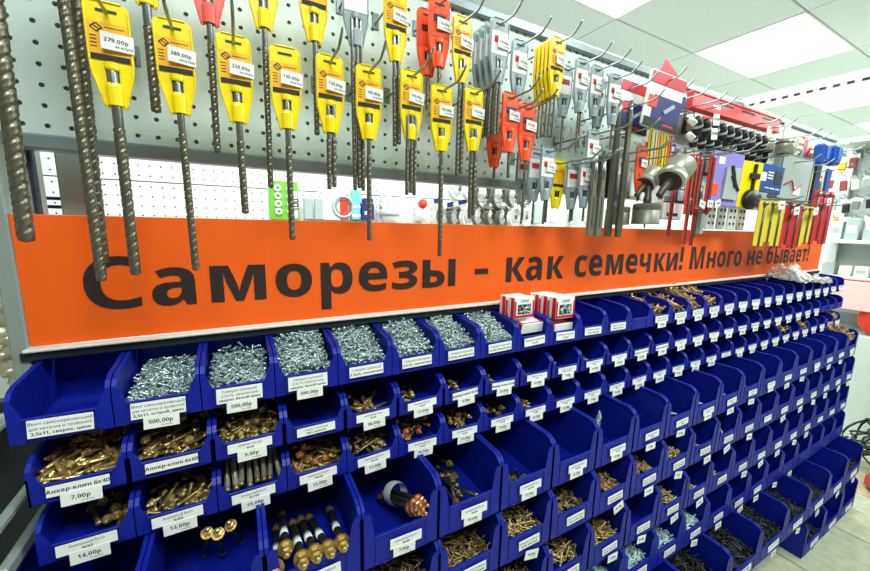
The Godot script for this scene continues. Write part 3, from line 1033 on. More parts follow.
func build_boxes() -> void:
	var a: Vector3 = bins["0_8"]
	carton("white box with red sides and screw window, upright in the ninth top-row bin", place(rot(0, 0, 0), a + Vector3(-0.012, 0.072, 0.118)), 0.062, 0.052, 0.024, true)
	carton("red-edged white box standing behind the windowed box of the ninth bin", place(rot(0, 0, 0), a + Vector3(-0.016, 0.072, 0.090)), 0.062, 0.052, 0.024, false)
	carton("white box with red corners lying in front in the ninth top-row bin", place(rot(-PI / 2 + 0.12, 0, 0), a + Vector3(0.012, 0.046, 0.137)), 0.07, 0.040, 0.026, false)
	carton("white box lying under the windowed box of the ninth top-row bin", place(rot(-PI / 2, 0, 0), a + Vector3(0.000, 0.050, 0.112)), 0.07, 0.054, 0.036, false)
	a = bins["0_9"]
	carton("white box with screw window, front one in the tenth top-row bin", place(rot(0, 0, 0), a + Vector3(0.014, 0.060, 0.128)), 0.066, 0.056, 0.024, true)
	carton("red-edged white box, second of the row in the tenth top-row bin", place(rot(0, 0, 0), a + Vector3(0.010, 0.060, 0.101)), 0.066, 0.056, 0.024, false)
	carton("red-edged white box, third of the row in the tenth top-row bin", place(rot(0, 0, 0), a + Vector3(0.006, 0.060, 0.074)), 0.066, 0.056, 0.024, false)
	carton("red-edged white box, rearmost of the row in the tenth top-row bin", place(rot(0, 0, 0), a + Vector3(0.002, 0.060, 0.047)), 0.066, 0.056, 0.024, false)
	carton("white box lying under the row of boxes in the tenth bin", place(rot(-PI / 2, 0, 0), a + Vector3(0.014, 0.034, 0.140)), 0.066, 0.09, 0.024, false)

# a crumpled film bag thrown over the bins at the far end
func build_bag() -> void:
	var n := FastNoiseLite.new()
	n.seed = 9
	n.frequency = 7.0
	var s := sf(0)
	var nx := 40
	var nz := 16
	var P := func(i: int, j: int, under: float) -> Vector3:
		var u := float(i) / nx
		var v := float(j) / nz
		var lift := 0.055 * sin(PI * v) * (0.55 + 0.45 * sin(5.0 * u + 1.0)) * (1.0 if under > 0.0 else 0.15)
		return Vector3(lerpf(-0.19, 0.20, u) + 0.03 * n.get_noise_2d(u * 3.0, v), 0.012 + lift + 0.035 * n.get_noise_3d(u * 1.2, v * 0.7, under) - 0.03 * u, lerpf(-0.05, 0.075, v) + 0.02 * n.get_noise_2d(v, u * 2.0 + 4.0))
	for side in [1.0, -1.0]:
		for i in nx:
			for j in nz:
				var a: Vector3 = P.call(i, j, side)
				var b: Vector3 = P.call(i + 1, j, side)
				var c: Vector3 = P.call(i + 1, j + 1, side)
				var d: Vector3 = P.call(i, j + 1, side)
				var inside := (a + c) * 0.5 - Vector3(0, side, 0)
				quad(s, a, b, c, d, inside)
	var o := obj("plastic_bag", s, M.bag, self, Transform3D(Basis(), r3(2.27, -0.205, -0.675)))
	tag(o, "crumpled clear plastic bag lying on the far top-row bins below the slogan", "plastic bag")

# ---------------------------------------------------------------- drill bits on hanger cards
const CARD_W := 0.044
const CARD_H := 0.12

func card_outline(w: float, h: float) -> PackedVector2Array:
	var p := PackedVector2Array()
	var a := w * 0.5
	for k in 5:
		var t := PI * 0.5 * k / 4.0
		p.append(Vector2(-a + 0.007 - 0.007 * cos(t), -0.007 + 0.007 * sin(t)))
	for k in 5:
		var t := PI * 0.5 * (1.0 - k / 4.0)
		p.append(Vector2(a - 0.007 + 0.007 * cos(t), -0.007 + 0.007 * sin(t)))
	p.append(Vector2(a, -h * 0.56))
	p.append(Vector2(a * 0.95, -h * 0.66))
	p.append(Vector2(a * 0.62, -h * 0.90))
	p.append(Vector2(a * 0.52, -h * 0.985))
	p.append(Vector2(a * 0.40, -h))
	p.append(Vector2(a * 0.26, -h * 0.985))
	p.append(Vector2(a * 0.22, -h * 0.92))
	p.append(Vector2(-a * 0.22, -h * 0.92))
	p.append(Vector2(-a * 0.26, -h * 0.985))
	p.append(Vector2(-a * 0.40, -h))
	p.append(Vector2(-a * 0.52, -h * 0.985))
	p.append(Vector2(-a * 0.62, -h * 0.90))
	p.append(Vector2(-a * 0.95, -h * 0.66))
	p.append(Vector2(-a, -h * 0.56))
	return p

func card_meshes() -> void:
	var s := sf()
	prism(s, card_outline(CARD_W, CARD_H), -0.004, 0.0)
	# raised edge and the sleeve that grips the shank
	var o := card_outline(CARD_W, CARD_H)
	for i in o.size():
		var a := o[i]
		var b := o[(i + 1) % o.size()]
		var d := b - a
		if d.length() > 0.004:
			bx(s, Vector3((a.x + b.x) * 0.47, (a.y + b.y) * 0.5, 0.0006), Vector3(0.0022, d.length(), 0.0022), 0.0008, Basis(Vector3(0, 0, 1), atan2(d.y, d.x) - PI / 2))
	lathe(s, [Vector2(0.0068, -CARD_H * 0.985), Vector2(0.0084, -CARD_H * 0.98), Vector2(0.0088, -CARD_H * 0.80), Vector2(0.0068, -CARD_H * 0.76)], 12, place(Basis().scaled(Vector3(1, 1, 0.75)), Vector3(0, 0, 0.001)))
	lathe(s, [Vector2(0.0066, -CARD_H * 0.64), Vector2(0.0080, -CARD_H * 0.62), Vector2(0.0080, -CARD_H * 0.57), Vector2(0.0, -CARD_H * 0.55)], 12, place(Basis().scaled(Vector3(1, 1, 0.7)), Vector3(0, 0, 0.001)))
	cache.card = fin(s)
	s = sf()
	bx(s, Vector3(0, -0.010, 0.0004), Vector3(0.020, 0.0028, 0.0012))
	cache.slot = fin(s)
	s = sf()
	bx(s, Vector3(0, -0.044, 0.0004), Vector3(CARD_W * 0.88, 0.042, 0.0010))
	cache.print_panel = fin(s)
	s = sf()
	bx(s, Vector3(0, -0.0625, 0.0009), Vector3(CARD_W * 0.86, 0.0065, 0.0008))
	cache.strip = fin(s)
	# rhombus mark and rows of small type on the print
	s = sf()
	var q := Vector2(0.0055, 0.0048)
	for e in [[Vector2(0, q.y), Vector2(q.x, 0)], [Vector2(q.x, 0), Vector2(0, -q.y)], [Vector2(0, -q.y), Vector2(-q.x, 0)], [Vector2(-q.x, 0), Vector2(0, q.y)], [Vector2(-q.x * 0.4, q.y * 0.3), Vector2(q.x * 0.45, -q.y * 0.3)]]:
		var a: Vector2 = e[0]
		var b: Vector2 = e[1]
		var d := b - a
		bx(s, Vector3(-0.011 + (a.x + b.x) * 0.5, -0.030 + (a.y + b.y) * 0.5, 0.0010), Vector3(d.length(), 0.0013 if e != null else 0.0, 0.0006), 0.0, Basis(Vector3(0, 0, 1), atan2(d.y, d.x)))
	for k in 7:
		bx(s, Vector3(-0.002 + 0.0028 * k, -0.0285, 0.0010), Vector3(0.0020, 0.0012, 0.0004))
	for k in 4:
		bx(s, Vector3(-0.015, -0.0395 - 0.004 * k, 0.0010), Vector3(0.006, 0.0010, 0.0004))
	cache.mark = fin(s)
	s = sf()
	bx(s, Vector3(0, -0.034, 0.0010), Vector3(0.026, 0.012, 0.0006))
	cache.block = fin(s)
	s = sf()
	bx(s, Vector3(0, -CARD_H * 0.70, 0.0012), Vector3(0.0125, CARD_H * 0.13, 0.001))
	cache.window = fin(s)

func bit_mesh(rad: float, L: float, shank: float) -> Array:
	# y = 0 at the top of the shank
	var s := sf(0)
	lathe(s, [Vector2(0, 0), Vector2(rad * 0.8, -0.0005), Vector2(rad * 0.86, -0.002), Vector2(rad * 0.86, -shank + 0.004), Vector2(rad * 0.74, -shank)], 14)
	var a := fin(s)
	s = sf(0)
	flutes(s, rad, -shank, -L, maxf(0.020, rad * 4.2), 28 if rad > 0.0045 else 16)
	return [a, fin(s)]

func pack(called: String, label: String, color: String, x: float, y: float, z: float, tip: float, dia: float, nb: int, price: String, tilt := 0.0, yaw := 0.0, group := "") -> Node3D:
	var p := thing(called, label, "drill bit", r3(x, y, z), rot(0, yaw, tilt), group)
	var body: String = color if M.has(color) and color != "steel" else "grey"
	mesh_node("card", cache.card, M[body], p)
	mesh_node("hang_slot", cache.slot, M.dark_panel, p)
	var pr := mesh_node("print_panel", cache.print_panel, M[body + "_print"], p)
	if body == "grey":
		var rb := mesh_node("red_block", cache.block, M.ink_red, pr)
		rb.position.y = -0.004
	elif body == "orange" or body == "red":
		mesh_node("dark_block", cache.block, M.black, pr)
	else:
		mesh_node("mark", cache.mark, M.ink, pr)
		mesh_node("dark_strip", cache.strip, M.ink, pr)
	mesh_node("shank_window", cache.window, M.dark_panel, p)
	var L := y - tip - CARD_H * 0.64
	var bm := bit_mesh(dia * 0.5, L, minf(0.068, L * 0.40))
	for k in nb:
		var off := Vector3((k - (nb - 1) * 0.5) * dia * 0.98, -CARD_H * 0.64 + 0.004 * (k % 2), 0.001 + (0.0015 if k % 2 else 0.0))
		var sh := mesh_node("shank", bm[0], M.shank, p, Transform3D(Basis(), off))
		mesh_node("fluted_bit", bm[1], M.steel, sh)
	if price != "":
		paper("price_tag", p, 0.0315, 0.0195, Vector3(0.0085, -0.0445, 0.0042), rot(0, 0.10, -0.05 + 0.03 * sin(x * 40.0)), [[price, 0.0046, -0.001, 0.0012, true], ["за штуку", 0.0028, 0.006, -0.0050, true]])
	return p

func hook(x: float, y: float, whose: String, reach := 0.208, tipup := 0.018) -> void:
	var s := sf(0)
	var pts := [Vector3(0, 0, 0), Vector3(0, 0, reach * 0.5), Vector3(0, 0, reach - 0.004), Vector3(0, 0.0025, reach + 0.002), Vector3(0, tipup * 0.5, reach + 0.012), Vector3(0, tipup, reach + 0.022)]
	tube(s, pts, 0.0021, 8)
	var h := thing("wire_hook", "steel wire hook carrying %s" % whose, "hook", r3(x, y, -0.766))
	obj("wire", s, M.hook, h)
	s = sf()
	bx(s, Vector3(0, 0.004, 0.0015), Vector3(0.014, 0.030, 0.003), 0.001)
	obj("back_clip", s, M.hook, h)

const PACKS := [
	["steel", -0.2005, 0.40, 0.58, -0.026, 0.0152, 1, "", "the very thick drill bit at the left edge"],
	["steel", -0.1565, 0.40, 0.60, -0.077, 0.0112, 1, "", "the long thick drill bit of the left pair"],
	["steel", -0.1515, 0.402, 0.64, -0.058, 0.0126, 1, "", "the rear thick drill bit of the left pair"],
	["yellow", -0.1235, 0.257, 0.62, -0.073, 0.0126, 1, "279.00р", "the leftmost yellow card, tag 279.00р"],
	["yellow", -0.0875, 0.40, 0.66, 0.148, 0.0124, 1, "", "the dark bit left of the 289.00р card"],
	["yellow", -0.060, 0.263, 0.64, -0.072, 0.0100, 1, "289.00р", "the second yellow card, tag 289.00р"],
	["red", -0.0155, 0.395, 0.66, 0.101, 0.0096, 1, "", "the salmon red card at the top"],
	["yellow", 0.0115, 0.262, 0.64, 0.013, 0.0106, 1, "220.00р", "third yellow card of the low row, tag 220.00р"],
	["yellow", 0.056, 0.407, 0.66, 0.055, 0.0092, 1, "", "the high yellow card after the red one"],
	["yellow", 0.080, 0.262, 0.64, -0.027, 0.0100, 1, "199.00р", "fourth yellow card of the low row, tag 199.00р"],
	["yellow", 0.1315, 0.410, 0.67, 0.148, 0.0092, 1, "", "the high yellow card left of the grey one"],
	["yellow", 0.1475, 0.265, 0.64, 0.057, 0.0080, 2, "139.00р", "the yellow card with two short bits"],
	["grey", 0.197, 0.415, 0.66, 0.060, 0.0076, 3, "", "the grey card with three thin bits"],
	["yellow", 0.212, 0.263, 0.64, -0.028, 0.0090, 1, "185.00р", "sixth yellow card of the low row, tag 185.00р"],
	["yellow", 0.2685, 0.406, 0.66, 0.144, 0.0080, 2, "169.00р", "high yellow card right of the grey one"],
	["yellow", 0.292, 0.272, 0.64, 0.056, 0.0078, 3, "155.00р", "the yellow card with three bundled bits"],
	["orange", 0.347, 0.408, 0.69, 0.228, 0.0076, 1, "", "the rear orange card of the high pair"],
	["orange", 0.3565, 0.415, 0.66, 0.249, 0.0080, 1, "170.00р", "the front orange card of the high pair"],
	["yellow", 0.4025, 0.392, 0.65, 0.101, 0.0084, 2, "149.00р", "the high yellow card near the top rail"],
	["yellow", 0.354, 0.259, 0.64, -0.060, 0.0095, 1, "165.00р", "the yellow card with the longest thin bit"],
	["yellow", 0.4265, 0.267, 0.64, 0.019, 0.0086, 2, "155.00р", "the last yellow card of the low row"],
	["grey", 0.477, 0.400, 0.690, 0.187, 0.0070, 2, "", "the rear card of the dark grey fan"],
	["grey", 0.479, 0.402, 0.674, 0.187, 0.0070, 2, "", "the third card of the dark grey fan"],
	["grey", 0.481, 0.404, 0.657, 0.187, 0.0070, 2, "", "the second card of the dark grey fan"],
	["grey", 0.483, 0.405, 0.64, 0.187, 0.0070, 2, "145.00р", "the front card of the dark grey fan"],
	["grey", 0.5535, 0.391, 0.66, 0.211, 0.0060, 1, "140.00р", "the single grey card beside the grey fan"],
	["orange", 0.528, 0.253, 0.70, 0.111, 0.0070, 1, "", "the rear orange card of the low trio"],
	["orange", 0.519, 0.275, 0.64, 0.105, 0.0070, 1, "125.00р", "the middle orange card of the low trio"],
	["orange", 0.567, 0.262, 0.64, 0.017, 0.0066, 1, "120.00р", "the right orange card of the low trio"],
	["yellow", 0.631, 0.398, 0.675, 0.205, 0.0055, 1, "", "the rear card of the yellow fan"],
	["yellow", 0.632, 0.400, 0.665, 0.205, 0.0055, 1, "", "the fourth card of the yellow fan"],
	["yellow", 0.634, 0.402, 0.655, 0.205, 0.0055, 1, "", "the third card of the yellow fan"],
	["yellow", 0.635, 0.404, 0.645, 0.203, 0.0055, 1, "", "the second card of the yellow fan"],
	["yellow", 0.637, 0.406, 0.635, 0.202, 0.0055, 1, "99.00р", "the front card of the yellow fan"],
	["grey", 0.724, 0.388, 0.69, 0.188, 0.0056, 1, "", "the rear grey card after the yellow fan"],
	["grey", 0.7335, 0.390, 0.65, 0.188, 0.0056, 2, "95.00р", "the front grey card after the yellow fan"],
	["grey", 0.798, 0.392, 0.66, 0.197, 0.0056, 1, "90.00р", "the grey card with a blue strip"],
	["grey", 0.836, 0.377, 0.68, 0.199, 0.0056, 1, "", "the rear grey card before the blister bags"],
	["grey", 0.8405, 0.375, 0.64, 0.199, 0.0056, 1, "88.00р", "the front grey card before the blister bags"],
	["grey", 0.618, 0.181, 0.70, 0.009, 0.0056, 1, "", "the rear card of the low grey trio"],
	["grey", 0.627, 0.181, 0.67, 0.009, 0.0056, 1, "", "the middle card of the low grey trio"],
	["grey", 0.6355, 0.181, 0.64, 0.009, 0.0060, 2, "75.00р", "the front card of the low grey trio"],
	["yellow", 0.712, 0.168, 0.68, 0.060, 0.0050, 1, "", "the yellow card edge in the low third row"],
	["grey", 0.7425, 0.166, 0.66, 0.016, 0.0056, 2, "", "the low grey card beside the yellow edge"],
	["grey", 0.7635, 0.170, 0.64, 0.019, 0.0056, 1, "70.00р", "the low grey card before the chisels"],
]

func build_packs() -> void:
	card_meshes()
	var hooks := {}
	for q in PACKS:
		var whose: String = String(q[8]).trim_prefix("the ")
		var colour: String = "grey-steel" if q[0] == "steel" else q[0]
		var stack := String(q[8]).contains("rear") or String(q[8]).contains("second card") or String(q[8]).contains("third card") or String(q[8]).contains("fourth") or String(q[8]).contains("middle card")
		var lead := "drill bit on %s card: " % colour
		pack("drill_bit_pack", lead + whose, q[0], q[1], q[2], -q[3], q[4], q[5], q[6], q[7], (-0.018 if q[6] == 1 and q[1] != -0.1565 else 0.006) if q[0] == "steel" else 0.010 * sin(q[1] * 77.0), 0.05 * sin(q[1] * 51.0))
		if not stack or String(q[8]).contains("left pair") or String(q[8]).contains("low trio"):
			hook(q[1], q[2] - 0.011, q[8], 0.170 if q[2] > 0.33 else 0.186)

# ---------------------------------------------------------------- the other goods on the pegboard
func slab(called: String, label: String, cat: String, key: String, c: Vector3, size: Vector3, b := Basis(), ch := 0.003) -> Node3D:
	var o := thing(called, label, cat, c, b)
	var s := sf()
	bx(s, Vector3(), size, ch)
	obj("body", s, M[key], o)
	return o

func panel(o: Node3D, called: String, key: String, at: Vector3, size: Vector3, b := Basis()) -> MeshInstance3D:
	var s := sf()
	bx(s, Vector3(), size, minf(size.z * 0.3, 0.001))
	return obj(called, s, M[key], o, Transform3D(b, at))

func core_bit(label: String, c: Vector3, b: Basis, rad: float, h: float, key := "nickel") -> Node3D:
	# the cup opens downwards (local -y), the arbor points up
	var o := thing("core_bit", label, "core drill", c, b)
	var s := sf()
	s.set_smooth_group(0)
	lathe(s, [Vector2(rad * 0.84, h * 0.50), Vector2(rad * 0.93, h * 0.48), Vector2(rad, h * 0.42)], 28)
	s.set_smooth_group(1)
	lathe(s, [Vector2(rad, h * 0.42), Vector2(rad, h * 0.20), Vector2(rad * 0.975, h * 0.19), Vector2(rad * 0.975, h * 0.16), Vector2(rad, h * 0.15), Vector2(rad, -h * 0.42), Vector2(rad * 1.03, -h * 0.46), Vector2(rad * 1.03, -h * 0.5)], 28)
	s.set_smooth_group(2)
	lathe(s, [Vector2(rad * 1.03, -h * 0.5), Vector2(rad * 0.88, -h * 0.5), Vector2(rad * 0.88, h * 0.40), Vector2(0, h * 0.40)], 28)
	obj("cup", s, M[key], o)
	s = sf()
	lathe(s, [Vector2(0, h * 0.47), Vector2(rad * 0.80, h * 0.47), Vector2(rad * 0.84, h * 0.50)], 28)
	obj("back_plate", s, M.nickel_dark, o)
	s = sf(0)
	lathe(s, [Vector2(0, -h * 0.72), Vector2(rad * 0.07, -h * 0.66), Vector2(rad * 0.10, -h * 0.1), Vector2(rad * 0.22, h * 0.40), Vector2(rad * 0.30, h * 0.54), Vector2(rad * 0.30, h * 0.80), Vector2(rad * 0.24, h * 0.84), Vector2(rad * 0.24, h * 1.35), Vector2(0, h * 1.38)], 14)
	obj("arbor", s, M.nickel_dark, o)
	return o

func chisel(label: String, x: float, y0: float, y1: float, z: float, w: float, spade: bool) -> void:
	var o := thing("flat_chisel", label, "chisel", r3(x, y0, z), rot(0, 0, 0))
	var L := y0 - y1
	var s := sf()
	var pts := PackedVector2Array([Vector2(-w * 0.36, 0), Vector2(w * 0.36, 0), Vector2(w * 0.36, -L * 0.3), Vector2(w * 0.5, -L * 0.42), Vector2(w * 0.5, -L * 0.80), Vector2(w * (0.62 if spade else 0.5), -L * 0.90), Vector2(w * (0.42 if spade else 0.5), -L), Vector2(-w * (0.42 if spade else 0.5), -L), Vector2(-w * (0.62 if spade else 0.5), -L * 0.90), Vector2(-w * 0.5, -L * 0.80), Vector2(-w * 0.5, -L * 0.42), Vector2(-w * 0.36, -L * 0.3)])
	prism(s, pts, -w * 0.22, w * 0.22)
	obj("blade", s, M.steel if spade else M.nickel, o)
	s = sf()
	bx(s, Vector3(0, -L * 0.62, w * 0.24), Vector3(w * 0.25, L * 0.5, w * 0.06), 0.0006)
	obj("rib", s, M.steel, o)
	s = sf(0)
	lathe(s, [Vector2(0, 0.03), Vector2(w * 0.3, 0.028), Vector2(w * 0.34, 0.0), Vector2(w * 0.34, -L * 0.1)], 10)
	obj("shank", s, M.shank, o)

func strip_bit(label: String, key: String, x: float, yt: float, yb: float, z: float, w: float, tilt: float, twist := false) -> void:
	var o := thing("bit_sleeve", label, "bit pack", r3(x, (yt + yb) * 0.5, z), rot(0, -0.2, tilt))
	var h := yt - yb
	var s := sf()
	bx(s, Vector3(), Vector3(w, h, 0.004), 0.001)
	obj("sleeve", s, M[key], o)
	s = sf(0)
	if twist:
		flutes(s, w * 0.15, h * 0.36, -h * 0.52, w * 1.4, 10, Vector3(0, 0, 0.004))
	else:
		lathe(s, [Vector2(0, h * 0.4), Vector2(w * 0.08, h * 0.39), Vector2(w * 0.08, -h * 0.5), Vector2(0, -h * 0.52)], 8, place(Basis(), Vector3(0, 0, 0.003)))
	obj("bit", s, M.steel, o)
	s = sf(0)
	lathe(s, [Vector2(0, h * 0.47), Vector2(w * 0.2, h * 0.47), Vector2(w * 0.2, h * 0.40), Vector2(0, h * 0.39)], 8, place(Basis(), Vector3(0, 0, 0.003)))
	obj("shank_cap", s, M.shank, o)

func build_tools() -> void:
	# chisels with their grey cards
	var cc := pack("chisel_card", "grey hanger card with red print above the two flat chisels", "grey", 0.781, 0.238, -0.64, 0.10, 0.006, 1, "310.00р")
	cc.set_meta("category", "hanger card")
	chisel("left flat steel chisel of the front pair below the grey card", 0.7765, 0.135, -0.016, -0.625, 0.0195, false)
	chisel("right flat steel chisel of the front pair below the grey card", 0.800, 0.137, -0.016, -0.62, 0.0195, false)
	chisel("long dark chisel with spade tip, left of two before the core bits", 0.866, 0.29, -0.019, -0.64, 0.019, true)
	chisel("long dark chisel with spade tip, right of two before the core bits", 0.888, 0.29, -0.020, -0.625, 0.018, true)
	hook(0.781, 0.227, "the grey card of the flat chisels")
	hook(0.877, 0.30, "the long spade chisels")
	slab("dark_tool_card", "black and grey tool card behind the long chisels", "tool card", "black", r3(0.90, 0.14, -0.70), Vector3(0.06, 0.11, 0.006))
	var gc := slab("grey_tool_card", "pale grey tall tool card right of the long chisels", "tool card", "grey", r3(0.945, 0.15, -0.69), Vector3(0.045, 0.20, 0.005))
	panel(gc, "print_panel", "white", Vector3(0, 0.055, 0.003), Vector3(0.038, 0.04, 0.001))
	# blister bags with red, white and blue print
	var bags := [["red, white and blue blister bag, rear one of the tilted pair", 0.925, 0.312, -0.645, 0.105, 0.125, 0.18], ["red, white and blue blister bag, front one of the tilted pair", 0.978, 0.322, -0.60, 0.110, 0.140, 0.18], ["small red and white blister bag right of the tilted pair", 1.075, 0.350, -0.63, 0.070, 0.070, -0.25]]
	for q in bags:
		var o := thing("blister_bag", q[0], "blister pack", r3(q[1], q[2], q[3]), rot(-0.05, -0.25, -q[6]))
		var w: float = q[4]
		var h: float = q[5]
		var s := sf()
		bx(s, Vector3(), Vector3(w, h, 0.012), 0.004)
		obj("body", s, M.white, o)
		panel(o, "red_header", "crimson", Vector3(0, h * 0.36, 0.0065), Vector3(w * 0.98, h * 0.2, 0.002))
		panel(o, "blue_picture", "navy", Vector3(w * 0.08, -h * 0.14, 0.0065), Vector3(w * 0.80, h * 0.42, 0.002))
		panel(o, "red_side", "scarlet", Vector3(-w * 0.34, -h * 0.06, 0.0072), Vector3(w * 0.26, h * 0.2, 0.002))
		panel(o, "grey_tool", "case", Vector3(w * 0.14, -h * 0.12, 0.0085), Vector3(w * 0.34, h * 0.07, 0.003), rot(0, 0, 0.7))
		panel(o, "dark_foot", "black", Vector3(0, -h * 0.42, 0.0068), Vector3(w * 0.97, h * 0.16, 0.002))
		panel(o, "red_lettering_bar", "crimson", Vector3(w * 0.2, -h * 0.41, 0.0078), Vector3(w * 0.3, h * 0.04, 0.001))
		if q[1] < 0.95 or q[1] > 1.0:
			continue
		s = sf()
		prism(s, PackedVector2Array([Vector2(-w * 0.25, h * 0.5), Vector2(w * 0.3, h * 0.5), Vector2(-w * 0.18, h * 0.74)]), -0.002, 0.002)
		obj("hang_flap", s, M.crimson, o)
	hook(0.905, 0.355, "the rear tilted blister bag", 0.17)
	hook(0.985, 0.375, "the front tilted blister bag", 0.19)
	hook(0.90, 0.245, "the dark cards under the blister bags", 0.19)
	# core bits
	var oc := pack("core_bit_card", "orange hanger card with white tag above the larger hanging core bit", "orange", 0.985, 0.224, -0.645, 0.08, 0.009, 1, "450.00р")
	oc.set_meta("category", "hanger card")
	var gc2 := pack("core_bit_card", "grey hanger card with red print above the smaller core bit", "grey", 0.948, 0.214, -0.672, 0.08, 0.009, 1, "")
	gc2.set_meta("category", "hanger card")
	core_bit("smaller grey core bit hanging mouth down below the grey card", r3(0.948, 0.038, -0.668), Basis(), 0.026, 0.050)
	core_bit("larger grey core bit hanging mouth down below the orange card", r3(0.999, 0.044, -0.625), Basis(), 0.035, 0.056)
	var up := Vector3(-0.74, -0.64, 0.06).normalized()
	var side := up.cross(Vector3(0, 0, 1)).normalized()
	var tilted := Basis(side, up, side.cross(up))
	core_bit("large bright core bit tilted towards the aisle, front one", r3(1.045, 0.152, -0.585), tilted, 0.036, 0.070, "nickel_bright")
	core_bit("bright core bit tilted towards the aisle, behind the large one", r3(1.010, 0.138, -0.635), tilted, 0.028, 0.052, "nickel_bright")
	hook(0.985, 0.213, "the orange core bit card", 0.17)
	hook(1.045, 0.20, "the tilted core bits", 0.17)
	hook(0.948, 0.203, "the grey core bit card", 0.20)
	# yellow and orange long blades
	for q in [[1.085, 0.345, 0.17, "yellow", "first"], [1.105, 0.35, 0.17, "cream", "second"], [1.130, 0.36, 0.16, "yellow_print", "third"], [1.160, 0.37, 0.16, "yellow", "fourth"], [1.185, 0.37, 0.17, "orange", "fifth"]]:
		strip_bit("long %s blade sleeve, %s of five behind the core bits" % ["pale" if q[3] == "cream" else ("orange" if q[3] == "orange" else "yellow"), q[4]], q[3], q[0], q[1], q[2], -0.69, 0.016, 0.0)
	for k in 3:
		slab("small_white_pack", "small white blister, %s of three hanging behind the tilted core bits" % ORD[k], "blister pack", "white", r3(1.075 + 0.055 * k, 0.135 - 0.01 * k, -0.72), Vector3(0.036, 0.07, 0.006))
	var wb := slab("white_box", "small white carton with blue print under the tilted core bit", "box", "white", r3(1.215, 0.062, -0.69), Vector3(0.11, 0.055, 0.03))
	panel(wb, "print_panel", "navy", Vector3(0, -0.012, 0.0155), Vector3(0.06, 0.010, 0.001))
	panel(wb, "dark_edge", "dark_panel", Vector3(0, 0.026, 0.0155), Vector3(0.108, 0.004, 0.001))
	# long red drill sleeves
	var reds := [[1.205, 0.225, 0.05, 0.022], [1.245, 0.23, 0.05, 0.020], [1.285, 0.232, 0.055, 0.024], [1.318, 0.238, 0.055, 0.026], [1.345, 0.24, 0.06, 0.022], [1.163, 0.13, -0.015, 0.014], [1.215, 0.10, -0.04, 0.014], [1.275, 0.075, -0.045, 0.014], [1.305, 0.075, -0.02, 0.014]]
	for k in reds.size():
		var q: Array = reds[k]
		strip_bit("long %s sleeve with spiral drill, %s from the left of the %s red group" % ["red" if k < 5 else "thin red", ORD[k if k < 5 else k - 5], "upper" if k < 5 else "lower"], "crimson" if k % 2 else "scarlet", q[0], q[1], q[2], -0.63 - 0.01 * (k % 3), q[3], 0.02 * sin(k * 2.0), true)
	for k in 3:
		paper_thing("white price tag, %s of three on the lower red sleeves" % ORD[k], r3(1.262 + 0.045 * k, 0.082 + 0.003 * k, -0.615), 0.04, 0.022, 0.2 * (k - 1))
	hook(1.25, 0.225, "the upper red drill sleeves", 0.20)
	hook(1.29, 0.228, "the rear upper red drill sleeves", 0.24)
	# purple and yellow blisters, blue card, clear case
	var pb := slab("purple_blister", "purple blister card with clear window and orange picture", "blister pack", "purple", r3(1.385, 0.165, -0.62), Vector3(0.135, 0.165, 0.006), rot(0, -0.2, -0.05), 0.002)
	panel(pb, "clear_window", "case", Vector3(0.022, -0.012, 0.006), Vector3(0.062, 0.10, 0.008))
	panel(pb, "dark_tool", "black", Vector3(0.022, 0.01, 0.012), Vector3(0.010, 0.07, 0.006), rot(0, 0, 0.4))
	panel(pb, "dark_tool", "black", Vector3(0.032, -0.01, 0.012), Vector3(0.008, 0.06, 0.006), rot(0, 0, 0.7))
	panel(pb, "orange_picture", "orange", Vector3(-0.042, -0.035, 0.0035), Vector3(0.030, 0.035, 0.001))
	panel(pb, "white_label", "white", Vector3(-0.03, 0.055, 0.0035), Vector3(0.026, 0.022, 0.001))
	slab("navy_pack", "narrow navy pack hanging left of the purple blister", "blister pack", "navy", r3(1.325, 0.165, -0.665), Vector3(0.03, 0.17, 0.006))
	var yb := slab("yellow_blister", "yellow blister card with black hooked tool and round black cap", "blister pack", "yellow", r3(1.545, 0.16, -0.625), Vector3(0.125, 0.155, 0.005), rot(0, -0.2, -0.05), 0.002)
	panel(yb, "black_rod", "black", Vector3(0.022, 0.025, 0.006), Vector3(0.010, 0.09, 0.008))
	panel(yb, "black_crossbar", "black", Vector3(0.022, 0.030, 0.007), Vector3(0.040, 0.018, 0.010))
	panel(yb, "black_spine", "black", Vector3(-0.045, -0.005, 0.004), Vector3(0.012, 0.12, 0.003))
	var s := sf(0)
	lathe(s, [Vector2(0, 0.014), Vector2(0.026, 0.013), Vector2(0.034, 0.006), Vector2(0.034, -0.004), Vector2(0, -0.004)], 20, place(rot(PI / 2, 0, 0), Vector3(0.018, -0.048, 0.008)))
	obj("round_cap", s, M.black, yb)
	slab("grey_side_pack", "grey narrow pack between yellow blister and blue card", "blister pack", "navy", r3(1.615, 0.17, -0.66), Vector3(0.05, 0.12, 0.006))
	var bc := slab("blue_card_blister", "clear blister with blue printed card and white label", "blister pack", "card_blue", r3(1.685, 0.19, -0.62), Vector3(0.16, 0.098, 0.006), rot(0, -0.15, -0.06), 0.002)
	panel(bc, "white_label", "white", Vector3(-0.035, 0.004, 0.004), Vector3(0.034, 0.030, 0.001))
	panel(bc, "picture", "steel_dark", Vector3(0.05, 0.008, 0.004), Vector3(0.036, 0.045, 0.001))
	for k in 3:
		panel(bc, "white_type", "white", Vector3(0.004, 0.022 - 0.010 * k, 0.004), Vector3(0.03, 0.005, 0.001))
	for k in 3:
		panel(bc, "small_type", "paper", Vector3(-0.005 + 0.03 * k, -0.032, 0.004), Vector3(0.024, 0.004, 0.001))
